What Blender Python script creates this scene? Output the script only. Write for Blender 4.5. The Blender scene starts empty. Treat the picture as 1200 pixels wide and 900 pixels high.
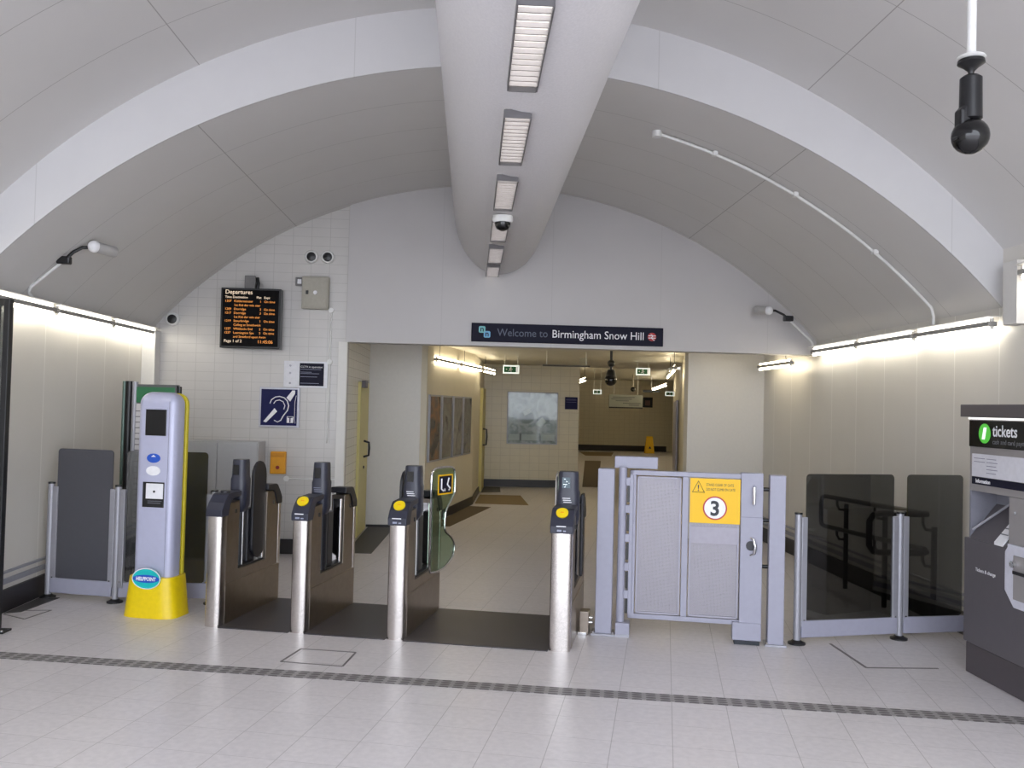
import bpy, math, random
from mathutils import Vector, Matrix
random.seed(4)
S = bpy.context.scene
COL = S.collection
R = math.radians
TA = R(12.3)                      # the gate line and floor tiles are turned 12.3 degrees to the vault

# ------------------------------------------------------------------ camera, sky, exposure
F = 1050.0
yaw = math.atan(47/F); pitch = math.atan(26/F); roll = R(1.43)
fw = Vector((math.sin(yaw)*math.cos(pitch), math.cos(yaw)*math.cos(pitch), math.sin(pitch)))
r0 = Vector((math.cos(yaw), -math.sin(yaw), 0)); u0 = r0.cross(fw)
rt = r0*math.cos(roll) + u0*math.sin(roll); up = -r0*math.sin(roll) + u0*math.cos(roll)
cd = bpy.data.cameras.new('camera'); cam = bpy.data.objects.new('camera', cd); COL.objects.link(cam)
m = Matrix((( rt.x, up.x, -fw.x, 0), (rt.y, up.y, -fw.y, 0), (rt.z, up.z, -fw.z, 1.65), (0, 0, 0, 1)))
cam.matrix_world = m
cd.sensor_width = 36; cd.lens = 36*F/1200; cd.clip_end = 200; cd.clip_start = .05
S.camera = cam
W = bpy.data.worlds.new('sky'); S.world = W; W.use_nodes = True
bg = W.node_tree.nodes['Background']; bg.inputs[0].default_value = (.86, .91, 1, 1); bg.inputs[1].default_value = 4.2
S.view_settings.view_transform = 'Standard'; S.view_settings.look = 'None'; S.view_settings.gamma = 1
S.view_settings.use_curve_mapping = False; S.view_settings.exposure = 0.42
TUBE_POWER = 15.5
TUBE_POWER_PASSAGE = 12.5

# ------------------------------------------------------------------ materials
def lin(c): return tuple(((v/255)/12.92 if v/255 <= .04045 else (((v/255)+.055)/1.055)**2.4) for v in c)
def M(name, rgb, rough=.5, metal=0, noise=.04, nscale=30, spec=.5, bump=0, aniso=0):
    m = bpy.data.materials.new(name); m.use_nodes = True; nt = m.node_tree; b = nt.nodes['Principled BSDF']
    b.inputs['Roughness'].default_value = rough; b.inputs['Metallic'].default_value = metal
    b.inputs['Specular IOR Level'].default_value = spec
    c = lin(rgb)
    tc = nt.nodes.new('ShaderNodeTexCoord'); n = nt.nodes.new('ShaderNodeTexNoise'); n.inputs['Scale'].default_value = nscale
    nt.links.new(tc.outputs['Object'], n.inputs['Vector'])
    r = nt.nodes.new('ShaderNodeValToRGB')
    r.color_ramp.elements[0].position = .3; r.color_ramp.elements[1].position = .7
    r.color_ramp.elements[0].color = (*[max(0, v*(1-noise)) for v in c], 1); r.color_ramp.elements[1].color = (*[min(1, v*(1+noise)) for v in c], 1)
    nt.links.new(n.outputs['Fac'], r.inputs[0]); nt.links.new(r.outputs[0], b.inputs['Base Color'])
    if bump:
        bp = nt.nodes.new('ShaderNodeBump'); bp.inputs['Strength'].default_value = bump; bp.inputs['Distance'].default_value = .002
        nt.links.new(n.outputs['Fac'], bp.inputs['Height']); nt.links.new(bp.outputs[0], b.inputs['Normal'])
    return m
def emit(name, rgb, s):
    m = bpy.data.materials.new(name); m.use_nodes = True; nt = m.node_tree
    b = nt.nodes['Principled BSDF']; b.inputs['Base Color'].default_value = (.8, .8, .8, 1)
    b.inputs['Emission Color'].default_value = (*rgb, 1); b.inputs['Emission Strength'].default_value = s
    return m
def glass(name, tint, gloss, rough=.04, gcol=(1, 1, 1)):
    m = bpy.data.materials.new(name); m.use_nodes = True; nt = m.node_tree; nt.nodes.remove(nt.nodes['Principled BSDF'])
    out = nt.nodes['Material Output']; t = nt.nodes.new('ShaderNodeBsdfTransparent'); t.inputs[0].default_value = (*tint, 1)
    g = nt.nodes.new('ShaderNodeBsdfGlossy'); g.inputs['Roughness'].default_value = rough; g.inputs[0].default_value = (*gcol, 1)
    lw = nt.nodes.new('ShaderNodeLayerWeight'); lw.inputs['Blend'].default_value = .5
    pw = nt.nodes.new('ShaderNodeMath'); pw.operation = 'POWER'; pw.inputs[1].default_value = 4; nt.links.new(lw.outputs['Facing'], pw.inputs[0])
    fr = nt.nodes.new('ShaderNodeMath'); fr.operation = 'MULTIPLY_ADD'; fr.inputs[1].default_value = .6; fr.inputs[2].default_value = gloss; nt.links.new(pw.outputs[0], fr.inputs[0])
    mx = nt.nodes.new('ShaderNodeMixShader'); nt.links.new(fr.outputs[0], mx.inputs[0])
    nt.links.new(t.outputs[0], mx.inputs[1]); nt.links.new(g.outputs[0], mx.inputs[2]); nt.links.new(mx.outputs[0], out.inputs[0])
    return m
def math_(nt, op, a, b=None, c=None):
    n = nt.nodes.new('ShaderNodeMath'); n.operation = op
    for i, v in enumerate((a, b, c)):
        if v is None: continue
        if isinstance(v, (int, float)): n.inputs[i].default_value = v
        else: nt.links.new(v, n.inputs[i])
    return n.outputs[0]
def line(nt, coord, period, off, width):         # 1 on a seam, 0 elsewhere
    a = math_(nt, 'SUBTRACT', coord, off - width/2); a = math_(nt, 'DIVIDE', a, period); a = math_(nt, 'FRACT', a)
    return math_(nt, 'LESS_THAN', a, width/period)
def panel(name, rgb, seam_rgb, lines, rough=.4, rot=0, noise=.03, nscale=6, bump=.0, spec=.5, fine=0, seam2=None, tone=0):
    """base colour with seams; lines = list of (axis, period, offset, width)"""
    m = bpy.data.materials.new(name); m.use_nodes = True; nt = m.node_tree; b = nt.nodes['Principled BSDF']
    b.inputs['Roughness'].default_value = rough; b.inputs['Specular IOR Level'].default_value = spec
    g = nt.nodes.new('ShaderNodeNewGeometry'); mp = nt.nodes.new('ShaderNodeMapping'); mp.inputs['Rotation'].default_value = (0, 0, rot)
    nt.links.new(g.outputs['Position'], mp.inputs[0]); sp = nt.nodes.new('ShaderNodeSeparateXYZ'); nt.links.new(mp.outputs[0], sp.inputs[0])
    tot = None
    for ax, per, off, w in lines:
        l = line(nt, sp.outputs[ax], per, off, w); tot = l if tot is None else math_(nt, 'MAXIMUM', tot, l)
    n = nt.nodes.new('ShaderNodeTexNoise'); n.inputs['Scale'].default_value = nscale; n.inputs['Detail'].default_value = 6
    nt.links.new(mp.outputs[0], n.inputs['Vector'])
    c = lin(rgb); rp = nt.nodes.new('ShaderNodeValToRGB'); rp.color_ramp.elements[0].position = .35; rp.color_ramp.elements[1].position = .65
    rp.color_ramp.elements[0].color = (*[v*(1-noise) for v in c], 1); rp.color_ramp.elements[1].color = (*[v*(1+noise) for v in c], 1)
    nt.links.new(n.outputs['Fac'], rp.inputs[0]); colr = rp.outputs[0]
    if tone:     # every tile of slightly its own shade
        fx = math_(nt, 'FLOOR', math_(nt, 'DIVIDE', math_(nt, 'SUBTRACT', sp.outputs[lines[0][0]], lines[0][2]), lines[0][1]))
        fy = math_(nt, 'FLOOR', math_(nt, 'DIVIDE', math_(nt, 'SUBTRACT', sp.outputs[lines[1][0]], lines[1][2]), lines[1][1]))
        cb = nt.nodes.new('ShaderNodeCombineXYZ'); nt.links.new(fx, cb.inputs[0]); nt.links.new(fy, cb.inputs[1])
        wn = nt.nodes.new('ShaderNodeTexWhiteNoise'); nt.links.new(cb.outputs[0], wn.inputs['Vector'])
        hs = nt.nodes.new('ShaderNodeHueSaturation'); v = math_(nt, 'MULTIPLY_ADD', wn.outputs['Value'], tone*2, 1-tone)
        nt.links.new(v, hs.inputs['Value']); nt.links.new(colr, hs.inputs['Color']); colr = hs.outputs[0]
    if fine:
        n2 = nt.nodes.new('ShaderNodeTexNoise'); n2.inputs['Scale'].default_value = 160; nt.links.new(mp.outputs[0], n2.inputs['Vector'])
        hs = nt.nodes.new('ShaderNodeHueSaturation'); v = math_(nt, 'MULTIPLY_ADD', n2.outputs['Fac'], fine*2, 1-fine)
        nt.links.new(v, hs.inputs['Value']); nt.links.new(colr, hs.inputs['Color']); colr = hs.outputs[0]
    mx = nt.nodes.new('ShaderNodeMix'); mx.data_type = 'RGBA'; nt.links.new(tot, mx.inputs[0])
    nt.links.new(colr, mx.inputs[6]); mx.inputs[7].default_value = (*lin(seam_rgb), 1); nt.links.new(mx.outputs[2], b.inputs['Base Color'])
    return m, nt, sp, b
TILE = panel('glazed_wall_tiles', (199, 196, 193), (182, 179, 176), [(0, .2, .02, .006), (2, .1, .04, .005)], rough=.25, noise=.015)[0]
TILE_Y = panel('glazed_wall_tiles_side', (224, 219, 206), (180, 174, 160), [(1, .2, .02, .006), (2, .1, .04, .005)], rough=.25, noise=.015)[0]
TILE_P = panel('cream_passage_tiles', (208, 200, 176), (188, 179, 156), [(0, .2, .02, .008), (2, .15, .04, .008)], rough=.3, noise=.02)[0]
VAULT = panel('vault_panels', (214, 212, 210), (166, 163, 160), [(1, .68, 6.28, .005), (0, 4.3, -1.95, .006)], rough=.5, noise=.012, nscale=2)[0]
BAND = panel('white_fascia_panels', (210, 209, 210), (196, 195, 195), [(0, 2.15, -.88, .006)], rough=.45, noise=.01)[0]
WPANEL = panel('white_wall_panels', (218, 214, 206), (236, 233, 226), [(1, .6, .3, .012)], rough=.35, noise=.01, nscale=3)[0]
HPANEL = panel('white_header_panels', (190, 187, 187), (176, 173, 173), [(0, 1.2, -.35, .004)], rough=.45, noise=.01, nscale=3)[0]
CREAM = M('cream_painted_wall', (214, 206, 186), .5, noise=.02, nscale=3)
CEIL = panel('slatted_ceiling', (214, 208, 192), (170, 162, 142), [(1, .15, 0, .01)], rough=.45)[0]
FLOOR = panel('speckled_floor_tiles', (208, 203, 204), (168, 163, 162), [(0, .3, .07, .004), (1, .3, .02, .0025)], rough=.34, rot=TA, noise=.05, nscale=26, fine=.05, tone=.022, spec=.45)[0]
# hatch grating of the drain
def grating():
    m, nt, sp, b = panel('drain_grating', (150, 146, 146), (120, 117, 116), [(1, 9, 50, .001)], rough=.5, rot=R(9.6))
    m2 = b.inputs['Base Color'].links[0].from_node
    u = math_(nt, 'MULTIPLY', sp.outputs[0], 2*math.pi/.16); v = math_(nt, 'MULTIPLY', sp.outputs[1], 2*math.pi/.075)
    k = math_(nt, 'ABSOLUTE', math_(nt, 'MULTIPLY', math_(nt, 'SINE', u), math_(nt, 'SINE', v)))
    nt.links.new(math_(nt, 'GREATER_THAN', k, .42), m2.inputs[0]); m2.inputs[7].default_value = (*lin((92, 88, 88)), 1)
    return m
GRATING = grating()
WHITE = M('white_plastic', (224, 224, 222), .4)
PAINTW = M('white_paint', (222, 220, 216), .5, noise=.015)
BEAM = M('perforated_white_panel', (208, 206, 208), .55, noise=.05, nscale=90)
BLACK = M('black_plastic', (18, 18, 21), .35)
BLACKG = M('black_gloss', (10, 10, 12), .12)
SKIRT = M('black_skirting', (34, 30, 32), .4)
STEEL = M('brushed_steel', (214, 208, 204), .27, 1, .08, 60)
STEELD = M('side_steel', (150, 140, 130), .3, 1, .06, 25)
CHROME = M('chrome', (230, 230, 232), .08, 1, .02)
NAVY = M('navy_grey_plastic', (44, 46, 60), .38, 0, .05)
CHAR = M('charcoal_plastic', (32, 32, 38), .42)
GGREY = M('grey_powder_coat', (156, 156, 172), .42, 0, .02)
ALU = M('satin_aluminium', (160, 160, 168), .4, .35, .03)
HPG = M('silver_enamel', (182, 184, 208), .32, .1, .02)
YEL = M('yellow_plastic', (236, 206, 16), .35)
DYEL = M('yellow_strip', (196, 180, 30), .4)
SIGNY = M('yellow_sign', (240, 190, 10), .5, noise=.01)
ORANGE = M('amber_box', (232, 160, 20), .45)
RED = M('red', (176, 32, 40), .4)
BLUE = M('sign_blue', (20, 22, 74), .5, spec=.2)
DBLUE = M('dark_navy_sign', (30, 30, 46), .6, spec=.15)
TEAL = M('teal', (20, 186, 186), .4); MIDB = M('blue_label', (36, 86, 190), .4); LBLUE = M('pale_blue', (110, 186, 214), .4)
SIGNW = M('sign_white', (236, 236, 240), .4); FADED = M('faded_blue_lettering', (84, 92, 112), .5)
DK = M('dark_lettering', (30, 36, 46), .5)
MAT = M('dark_floor_mat', (64, 61, 62), .5, noise=.1, nscale=200)
MATG = M('glossy_aisle_plate', (66, 63, 68), .42, noise=.08, nscale=120)
BROWNM = M('brown_floor_mat', (140, 122, 92), .9, noise=.08, nscale=80)
BROWND = M('dark_brown_mat', (96, 82, 62), .9, noise=.08, nscale=80)
CAB = M('grey_cabinet', (176, 176, 178), .45, noise=.015)
BEIGE = M('beige_grey_box', (168, 164, 152), .5)
TMD = M('dark_machine_grey', (88, 84, 88), .4, noise=.02); TMDD = M('darker_machine_plinth', (74, 68, 72), .45, noise=.02)
TML = M('mid_machine_grey', (146, 142, 142), .4, noise=.02); TMR = M('recess_grey', (126, 126, 136), .35)
GREEN = M('header_green', (40, 110, 70), .35); LGREEN = emit('lit_green', (.10, .55, .06), .5); LGREEN.node_tree.nodes['Principled BSDF'].inputs['Base Color'].default_value = (.03, .2, .02, 1)
DOORY = M('yellow_door_paint', (206, 196, 130), .45, noise=.02); DOORB = M('cream_door', (214, 206, 170), .45)
TINT = glass('smoked_glass', (.385, .395, .395), .08)
TINTL = M('smoked_opaque_panel', (78, 78, 84), .3, noise=.02)
GGLASS = glass('green_tinted_glass', (.72, .84, .74), .03)
CLEAR = glass('clear_cover', (.95, .97, .97), .02)
TUBE = emit('fluorescent_tube', (1, .94, .80), TUBE_POWER)
TUBE_UP = emit('shielded_tube', (1, .95, .84), 3.0)
TUBEP = emit('passage_tube', (1, .88, .64), TUBE_POWER_PASSAGE)
GLOW = emit('recessed_lamp', (1, .96, .9), .75)
LOUV = M('louvre_metal', (200, 196, 196), .25, .7)
EXITW = emit('lit_exit_white', (.85, .95, .9), .55); EXITG = M('exit_green', (10, 90, 50), .5)
LEDO = emit('orange_led', (1, .36, .06), .75); LEDW = emit('white_led', (1, .8, .6), .8)
for m_ in (LEDO, LEDW): m_.node_tree.nodes['Principled BSDF'].inputs['Base Color'].default_value = (.08, .04, .02, 1)
SCREEN = M('board_screen', (10, 9, 10), .6, spec=.1)
def perforated():
    m = bpy.data.materials.new('perforated_sheet'); m.use_nodes = True; nt = m.node_tree; b = nt.nodes['Principled BSDF']
    b.inputs['Base Color'].default_value = (*lin((150, 147, 156)), 1); b.inputs['Roughness'].default_value = .4; b.inputs['Metallic'].default_value = .2
    tc = nt.nodes.new('ShaderNodeTexCoord'); sp = nt.nodes.new('ShaderNodeSeparateXYZ'); nt.links.new(tc.outputs['Object'], sp.inputs[0])
    def cell(o): return math_(nt, 'SUBTRACT', math_(nt, 'FRACT', math_(nt, 'DIVIDE', o, .008)), .5)
    a = cell(sp.outputs[0]); c = cell(sp.outputs[2])
    d = math_(nt, 'ADD', math_(nt, 'MULTIPLY', a, a), math_(nt, 'MULTIPLY', c, c))
    hole = math_(nt, 'LESS_THAN', d, .05); t = nt.nodes.new('ShaderNodeBsdfTransparent'); mx = nt.nodes.new('ShaderNodeMixShader')
    nt.links.new(hole, mx.inputs[0]); nt.links.new(b.outputs[0], mx.inputs[1]); nt.links.new(t.outputs[0], mx.inputs[2])
    nt.links.new(mx.outputs[0], nt.nodes['Material Output'].inputs[0]); return m
PERF = perforated()
def poster_mat(name, cols, scale, off=(0, 0, 0)):
    m = bpy.data.materials.new(name); m.use_nodes = True; nt = m.node_tree; b = nt.nodes['Principled BSDF']; b.inputs['Roughness'].default_value = .18
    tc = nt.nodes.new('ShaderNodeTexCoord'); mp = nt.nodes.new('ShaderNodeMapping'); mp.inputs['Location'].default_value = off
    n = nt.nodes.new('ShaderNodeTexNoise'); n.inputs['Scale'].default_value = scale; n.inputs['Detail'].default_value = 3
    nt.links.new(tc.outputs['Object'], mp.inputs[0]); nt.links.new(mp.outputs[0], n.inputs['Vector'])
    r = nt.nodes.new('ShaderNodeValToRGB'); nt.links.new(n.outputs['Fac'], r.inputs[0]); e = r.color_ramp.elements
    pos = [.3 + .4*i/(len(cols)-1) for i in range(len(cols))]
    e[0].position = pos[0]; e[0].color = (*lin(cols[0]), 1); e[1].position = pos[-1]; e[1].color = (*lin(cols[-1]), 1)
    for p, c in zip(pos[1:-1], cols[1:-1]): k = e.new(p); k.color = (*lin(c), 1)
    nt.links.new(r.outputs[0], b.inputs['Base Color']); return m

# ------------------------------------------------------------------ mesh helpers
class MB:
    def __init__(s): s.v = []; s.f = []; s.sm = []
    def add(s, vs, fs, smooth=False):
        o = len(s.v); s.v += [tuple(v) for v in vs]; s.f += [tuple(i+o for i in f) for f in fs]; s.sm += [smooth]*len(fs); return s
    def box(s, x0, y0, z0, x1, y1, z1):
        x0, x1 = sorted((x0, x1)); y0, y1 = sorted((y0, y1)); z0, z1 = sorted((z0, z1))
        return s.add([(x0,y0,z0),(x1,y0,z0),(x1,y1,z0),(x0,y1,z0),(x0,y0,z1),(x1,y0,z1),(x1,y1,z1),(x0,y1,z1)],
                     [(0,3,2,1),(4,5,6,7),(0,1,5,4),(1,2,6,5),(2,3,7,6),(3,0,4,7)])
    def prism(s, poly, axis, a, b, smooth=False):
        """poly in the two other axes (in x,y,z order), extruded along axis from a to b"""
        def P(p, t): return (t, p[0], p[1]) if axis == 'x' else ((p[0], t, p[1]) if axis == 'y' else (p[0], p[1], t))
        n = len(poly); vs = [P(p, a) for p in poly] + [P(p, b) for p in poly]
        s.add(vs, [tuple(range(n))[::-1], tuple(range(n, 2*n))])
        o = len(s.v) - 2*n
        for i in range(n): s.f.append((o+i, o+(i+1) % n, o+n+(i+1) % n, o+n+i)); s.sm.append(smooth)
        return s
    def tube(s, pts, r, n=10, closed=False, caps=True):
        pts = [Vector(p) for p in pts]; m = len(pts); rings = []
        prev = None
        for i, p in enumerate(pts):
            a = pts[(i-1) % m] if (closed or i > 0) else p; b = pts[(i+1) % m] if (closed or i < m-1) else p
            d = (b-a).normalized()
            if prev is None: x = d.orthogonal().normalized()
            else:
                x = prev - d*prev.dot(d); x = x.normalized() if x.length > 1e-6 else d.orthogonal().normalized()
            prev = x; y = d.cross(x)
            rr = r[i] if isinstance(r, (list, tuple)) else r
            rings.append([p + (x*math.cos(2*math.pi*k/n) + y*math.sin(2*math.pi*k/n))*rr for k in range(n)])
        vs = [v for g in rings for v in g]; fs = []
        for i in range(m if closed else m-1):
            j = (i+1) % m
            for k in range(n): fs.append((i*n+k, i*n+(k+1) % n, j*n+(k+1) % n, j*n+k))
        s.add(vs, fs, True)
        if caps and not closed:
            o = len(s.v)-len(vs); s.f.append(tuple(o+k for k in range(n))[::-1]); s.f.append(tuple(o+(m-1)*n+k for k in range(n))); s.sm += [False, False]
        return s
    def cyl(s, p0, p1, r, n=20, r2=None): return s.tube([p0, p1], [r, r if r2 is None else r2], n)
    def lathe(s, prof, c=(0, 0, 0), n=28, axis='z', sx=1, sy=1):
        vs = []; m = len(prof)
        for r, z in prof:
            for k in range(n):
                a = 2*math.pi*k/n; u, v = r*math.cos(a)*sx, r*math.sin(a)*sy
                vs.append((c[0]+u, c[1]+v, c[2]+z) if axis == 'z' else ((c[0]+u, c[1]-z, c[2]+v) if axis == 'y' else (c[0]+z, c[1]+u, c[2]+v)))
        fs = [(i*n+k, i*n+(k+1) % n, (i+1)*n+(k+1) % n, (i+1)*n+k) for i in range(m-1) for k in range(n)]
        fs += [tuple(range(n))[::-1], tuple((m-1)*n+k for k in range(n))]
        return s.add(vs, fs, True)
    def ball(s, c, r, n=20, sq=1):
        return s.lathe([(max(1e-4, r*math.sin(math.pi*i/12)), -r*sq*math.cos(math.pi*i/12)) for i in range(13)], c, n)
    def build(s, name, mat, parent=None, bevel=0, seg=2):
        me = bpy.data.meshes.new(name); me.from_pydata(s.v, [], s.f); me.materials.append(mat)
        me.polygons.foreach_set('use_smooth', s.sm); me.update()
        import bmesh
        b = bmesh.new(); b.from_mesh(me); bmesh.ops.recalc_face_normals(b, faces=b.faces); b.to_mesh(me); b.free()
        o = bpy.data.objects.new(name, me); COL.objects.link(o)
        if parent is not None: o.parent = parent
        if bevel:
            md = o.modifiers.new('bevel', 'BEVEL'); md.width = bevel; md.segments = seg; md.limit_method = 'ANGLE'; md.angle_limit = R(40)
        if any(s.sm):
            md = o.modifiers.new('edges', 'EDGE_SPLIT'); md.split_angle = R(42)
        return o
def tag(o, label=None, cat=None, group=None, kind=None):
    if label: o['label'] = label
    if cat: o['category'] = cat
    if group: o['group'] = group
    if kind: o['kind'] = kind
    return o
def thing(name, label, cat, loc=(0, 0, 0), rz=0, group=None):
    o = bpy.data.objects.new(name, None); COL.objects.link(o); o.location = loc; o.rotation_euler = (0, 0, rz); o.empty_display_size = .1
    return tag(o, label, cat, group)
def structure(o): o['kind'] = 'structure'; return o
def copy_tree(o, parent=None):
    c = o.copy(); COL.objects.link(c); c.parent = parent
    for ch in list(o.children): copy_tree(ch, c)
    return c
def t2w(x, y, z=0): return (x*math.cos(TA)+y*math.sin(TA), -x*math.sin(TA)+y*math.cos(TA), z)
def text(name, s, size, mat, parent, loc, rot=(R(90), 0, 0), align='LEFT', sx=1.0, depth=.0006, bold=0, sp=1.0, fit=0):
    cu = bpy.data.curves.new(name, 'FONT'); cu.body = s; cu.size = size; cu.align_x = align; cu.extrude = depth; cu.offset = bold; cu.resolution_u = 3
    cu.space_character = sp
    tmp = bpy.data.objects.new(name, cu); COL.objects.link(tmp)
    bpy.context.view_layer.update(); dg = bpy.context.evaluated_depsgraph_get()
    me = bpy.data.meshes.new_from_object(tmp.evaluated_get(dg)); bpy.data.objects.remove(tmp)
    me.materials.clear(); me.materials.append(mat)
    if fit: sx = fit/max(1e-4, max(v.co.x for v in me.vertices)-min(v.co.x for v in me.vertices))
    o = bpy.data.objects.new(name, me); COL.objects.link(o); o.parent = parent; o.location = loc; o.rotation_euler = rot; o.scale = (sx, 1, 1)
    return o
def ellipse(cx, cz, a, b, n=32): return [(cx+a*math.cos(2*math.pi*k/n), cz+b*math.sin(2*math.pi*k/n)) for k in range(n)]
def rrect(x0, z0, x1, z1, r, n=5):
    out = []
    for cx, cz, a0 in ((x1-r, z1-r, 0), (x0+r, z1-r, 90), (x0+r, z0+r, 180), (x1-r, z0+r, 270)):
        for k in range(n+1):
            a = R(a0+90*k/n); out.append((cx+r*math.cos(a), cz+r*math.sin(a)))
    return out

# ------------------------------------------------------------------ the setting: hall under the vault
XC = .2; RV = 4.85; ZI = -.80; ZO = -.38; XL, XR = -3.5, 3.80; YB = 9.8; YS = 6.28; YE = -.3
structure(MB().box(-12, YE-14, -.12, 16, 40, 0).build('floor', FLOOR))
def arc(zc, x0, x1, n=64, r=RV):
    out = []
    for i in range(n+1):
        x = x0+(x1-x0)*i/n; out.append((x, zc+math.sqrt(r*r-(x-XC)**2)))
    return out
def vault(zc, y0, y1):
    a = arc(zc, XL-.06, XR+.06); t = .12; b = [(x, z+t) for x, z in a][::-1]
    return structure(MB().prism(a+b, 'y', y0, y1, True).build('ceiling', VAULT))
vault(ZI, YS, YB+.06); vault(ZO, YE, YS)
a = arc(ZI, XL, XR); b = arc(ZO, XL, XR)[::-1]
structure(MB().prism(a+[(x, z-.0) for x, z in b], 'y', YS-.012, YS-.0005).build('trim_1', BAND))
# long rounded service duct along the crown
bx = .26; prof = []
for i in range(0, 33):
    th = math.pi*i/32; prof.append((bx+.51*math.cos(th), 3.98-.90*math.sin(th)**.8))
prof = [(bx+.51, 4.4)] + prof + [(bx-.51, 4.4)]
structure(MB().prism(prof, 'y', YE, YB-.1, True).build('trim_2', BEAM))
structure(MB().box(XL-.25, YE, 0, XL, YB+.2, 2.95).build('wall_left', WPANEL))
structure(MB().box(XR, YE, 0, XR+.25, 11.75, 2.95).build('wall_right', WPANEL))
ar = [(x, z+.03) for x, z in arc(ZI, XL, -1.37, 24)]
structure(MB().prism([(XL, 0), (-1.37, 0)] + ar[::-1], 'y', YB, YB+.2).build('wall_back_tiled', TILE))
ar = [(x, z+.03) for x, z in arc(ZI, -1.37, XR, 48)]
structure(MB().prism([(-1.37, 2.3), (XR, 2.3)] + ar[::-1], 'y', YB-.05, YB+.2).build('wall_header', HPANEL))
# skirtings
def skirting(name, x0, y0, x1, y1, h=.17):
    return structure(MB().box(x0, y0, 0, x1, y1, h).build(name, SKIRT, None, .004))
skirting('baseboard_left', XL, YE, XL+.03, YB-.03, .17)
skirting('baseboard_right', XR-.03, YE, XR, 11.5, .17)
skirting('baseboard_back', XL+.03, YB-.025, -1.37, YB, .16)
for i, (x0, x1) in enumerate(((XL, XL+.022), (XR-.022, XR))):
    mb = MB(); mb.box(x0, YE, .21, x1, YB-.01 if i == 0 else 11.5, .25); mb.box(x0, YE, .29, x1, YB-.01 if i == 0 else 11.5, .31)
    structure(mb.build('trim_%d' % (3+i), ALU, None, .003))
structure(MB().box(XL, YB-.16, 0, XL+.14, YB, 2.36).build('trim_5', PAINTW, None, .005))
# lighting ledges where vault meets wall
structure(MB().box(XR-.1, 5.94, 2.30, XR, 6.10, 2.74).build('trim_6', PAINTW, None, .004))
structure(MB().box(XL, 5.94, 2.30, XL+.1, 6.10, 2.74).build('trim_7', PAINTW, None, .004))

# ------------------------------------------------------------------ the passage beyond the opening
structure(MB().box(-1.57, YB+.2, 0, -1.37, 12.05, 2.62).build('wall_passage_left', TILE_Y))
structure(MB().box(-1.45, YB-.05, 0, -1.355, YB+.001, 2.3).build('trim_8', PAINTW))
# white enclosure, then the wall with the posters
pw0 = (-.60, 12.05); pw1 = (.045, 14.98)
structure(MB().prism([(-1.37, 12.05), (-.68, 12.05), (-.68, 12.6), (-1.37, 12.6)], 'z', 0, 2.52).build('wall_white_enclosure', PAINTW))
structure(MB().prism([(-.68, 12.06), pw0, pw1, (-.3, 15.0), (-.68, 12.6)], 'z', 0, 2.52).build('wall_poster', CREAM))
structure(MB().prism([(.045, 14.985), (.25, 18.4), (-.1, 18.4), (-.3, 14.985)], 'z', 0, 2.52).build('wall_passage_far_left', CREAM))
structure(MB().box(-.1, 18.4, 0, 2.22, 18.6, 2.85).build('wall_passage_back', TILE_P))
structure(MB().box(2.02, 18.6, 0, 2.22, 35, 2.85).build('wall_far_left', CREAM))
structure(MB().box(1.9, 35, 0, 9.2, 35.2, 2.85).build('wall_far', TILE_P))
structure(MB().box(2.80, 11.5, 0, XR, 11.7, 2.6).build('wall_recess', PAINTW))
q0 = t2w(.286, 11.9); q1 = t2w(.286, 36)
structure(MB().prism([(2.80, 11.5), (q1[0], q1[1]), (q1[0]+.6, q1[1]), (3.3, 11.7), (2.95, 11.6)], 'z', 0, 2.85).build('wall_passage_right', CREAM))
structure(MB().box(-1.6, YB+.2, 2.5, XR+.25, 18.6, 2.62).build('ceiling', CEIL))
structure(MB().box(1.9, 18.6, 2.78, 9.4, 36, 2.9).build('ceiling', CEIL))
structure(MB().box(1.9, 18.5, 2.5, 6, 18.62, 2.9).build('trim_9', PAINTW))
def wall_strip(name, p, q, h, th=.02, z0=0, mat=SKIRT):
    p = Vector(p); q = Vector(q); d = (q-p).normalized(); n = Vector((d.y, -d.x))*th
    return structure(MB().prism([tuple(p), tuple(q), tuple(q+n), tuple(p+n)], 'z', z0, h).build(name, mat))
wall_strip('baseboard_poster', pw0, pw1, .13)
wall_strip('baseboard_far_left', pw1, (.25, 18.38), .12)
wall_strip('baseboard_passage_back', (.26, 18.4), (2.22, 18.4), .15)
wall_strip('baseboard_far', (2.2, 35), (7.7, 35), .22, .03)
wall_strip('baseboard_enclosure', (-1.36, 12.05), (-.61, 12.05), .03)
wall_strip('trim_10', (-1.37, 12.06), (-.68, 12.055), .012, .004, 2.2, ALU)

# doors of the passage
d1 = structure(MB().box(-1.372, 10.9, .02, -1.335, 11.75, 1.9).build('door_1', DOORY, None, .003))
MB().tube([(-1.335, 11.32, 1.17), (-1.27, 11.32, 1.15), (-1.265, 11.32, 1.08), (-1.27, 11.32, .99), (-1.335, 11.32, .97)], .014).build('door_handle', BLACK, d1)
MB().box(-1.335, 10.95, 1.83, -1.29, 11.2, 1.92).build('door_closer', M('closer_grey', (90, 84, 90)), d1, .004)
MB().cyl((-1.336, 11.32, .84), (-1.32, 11.32, .84), .018, 12).build('lock', BLACK, d1)
p = Vector((.17, 17.0, 0)); q = Vector((.24, 18.2, 0)); dd = (q-p).normalized(); nn = Vector((dd.y, -dd.x, 0))
d2 = structure(MB().prism([tuple((p-nn*.02)[:2]), tuple((q-nn*.02)[:2]), tuple((q+nn*.05)[:2]), tuple((p+nn*.05)[:2])], 'z', .02, 1.98).build('door_2', DOORY))
pp = p+dd*.25+nn*.05
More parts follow.
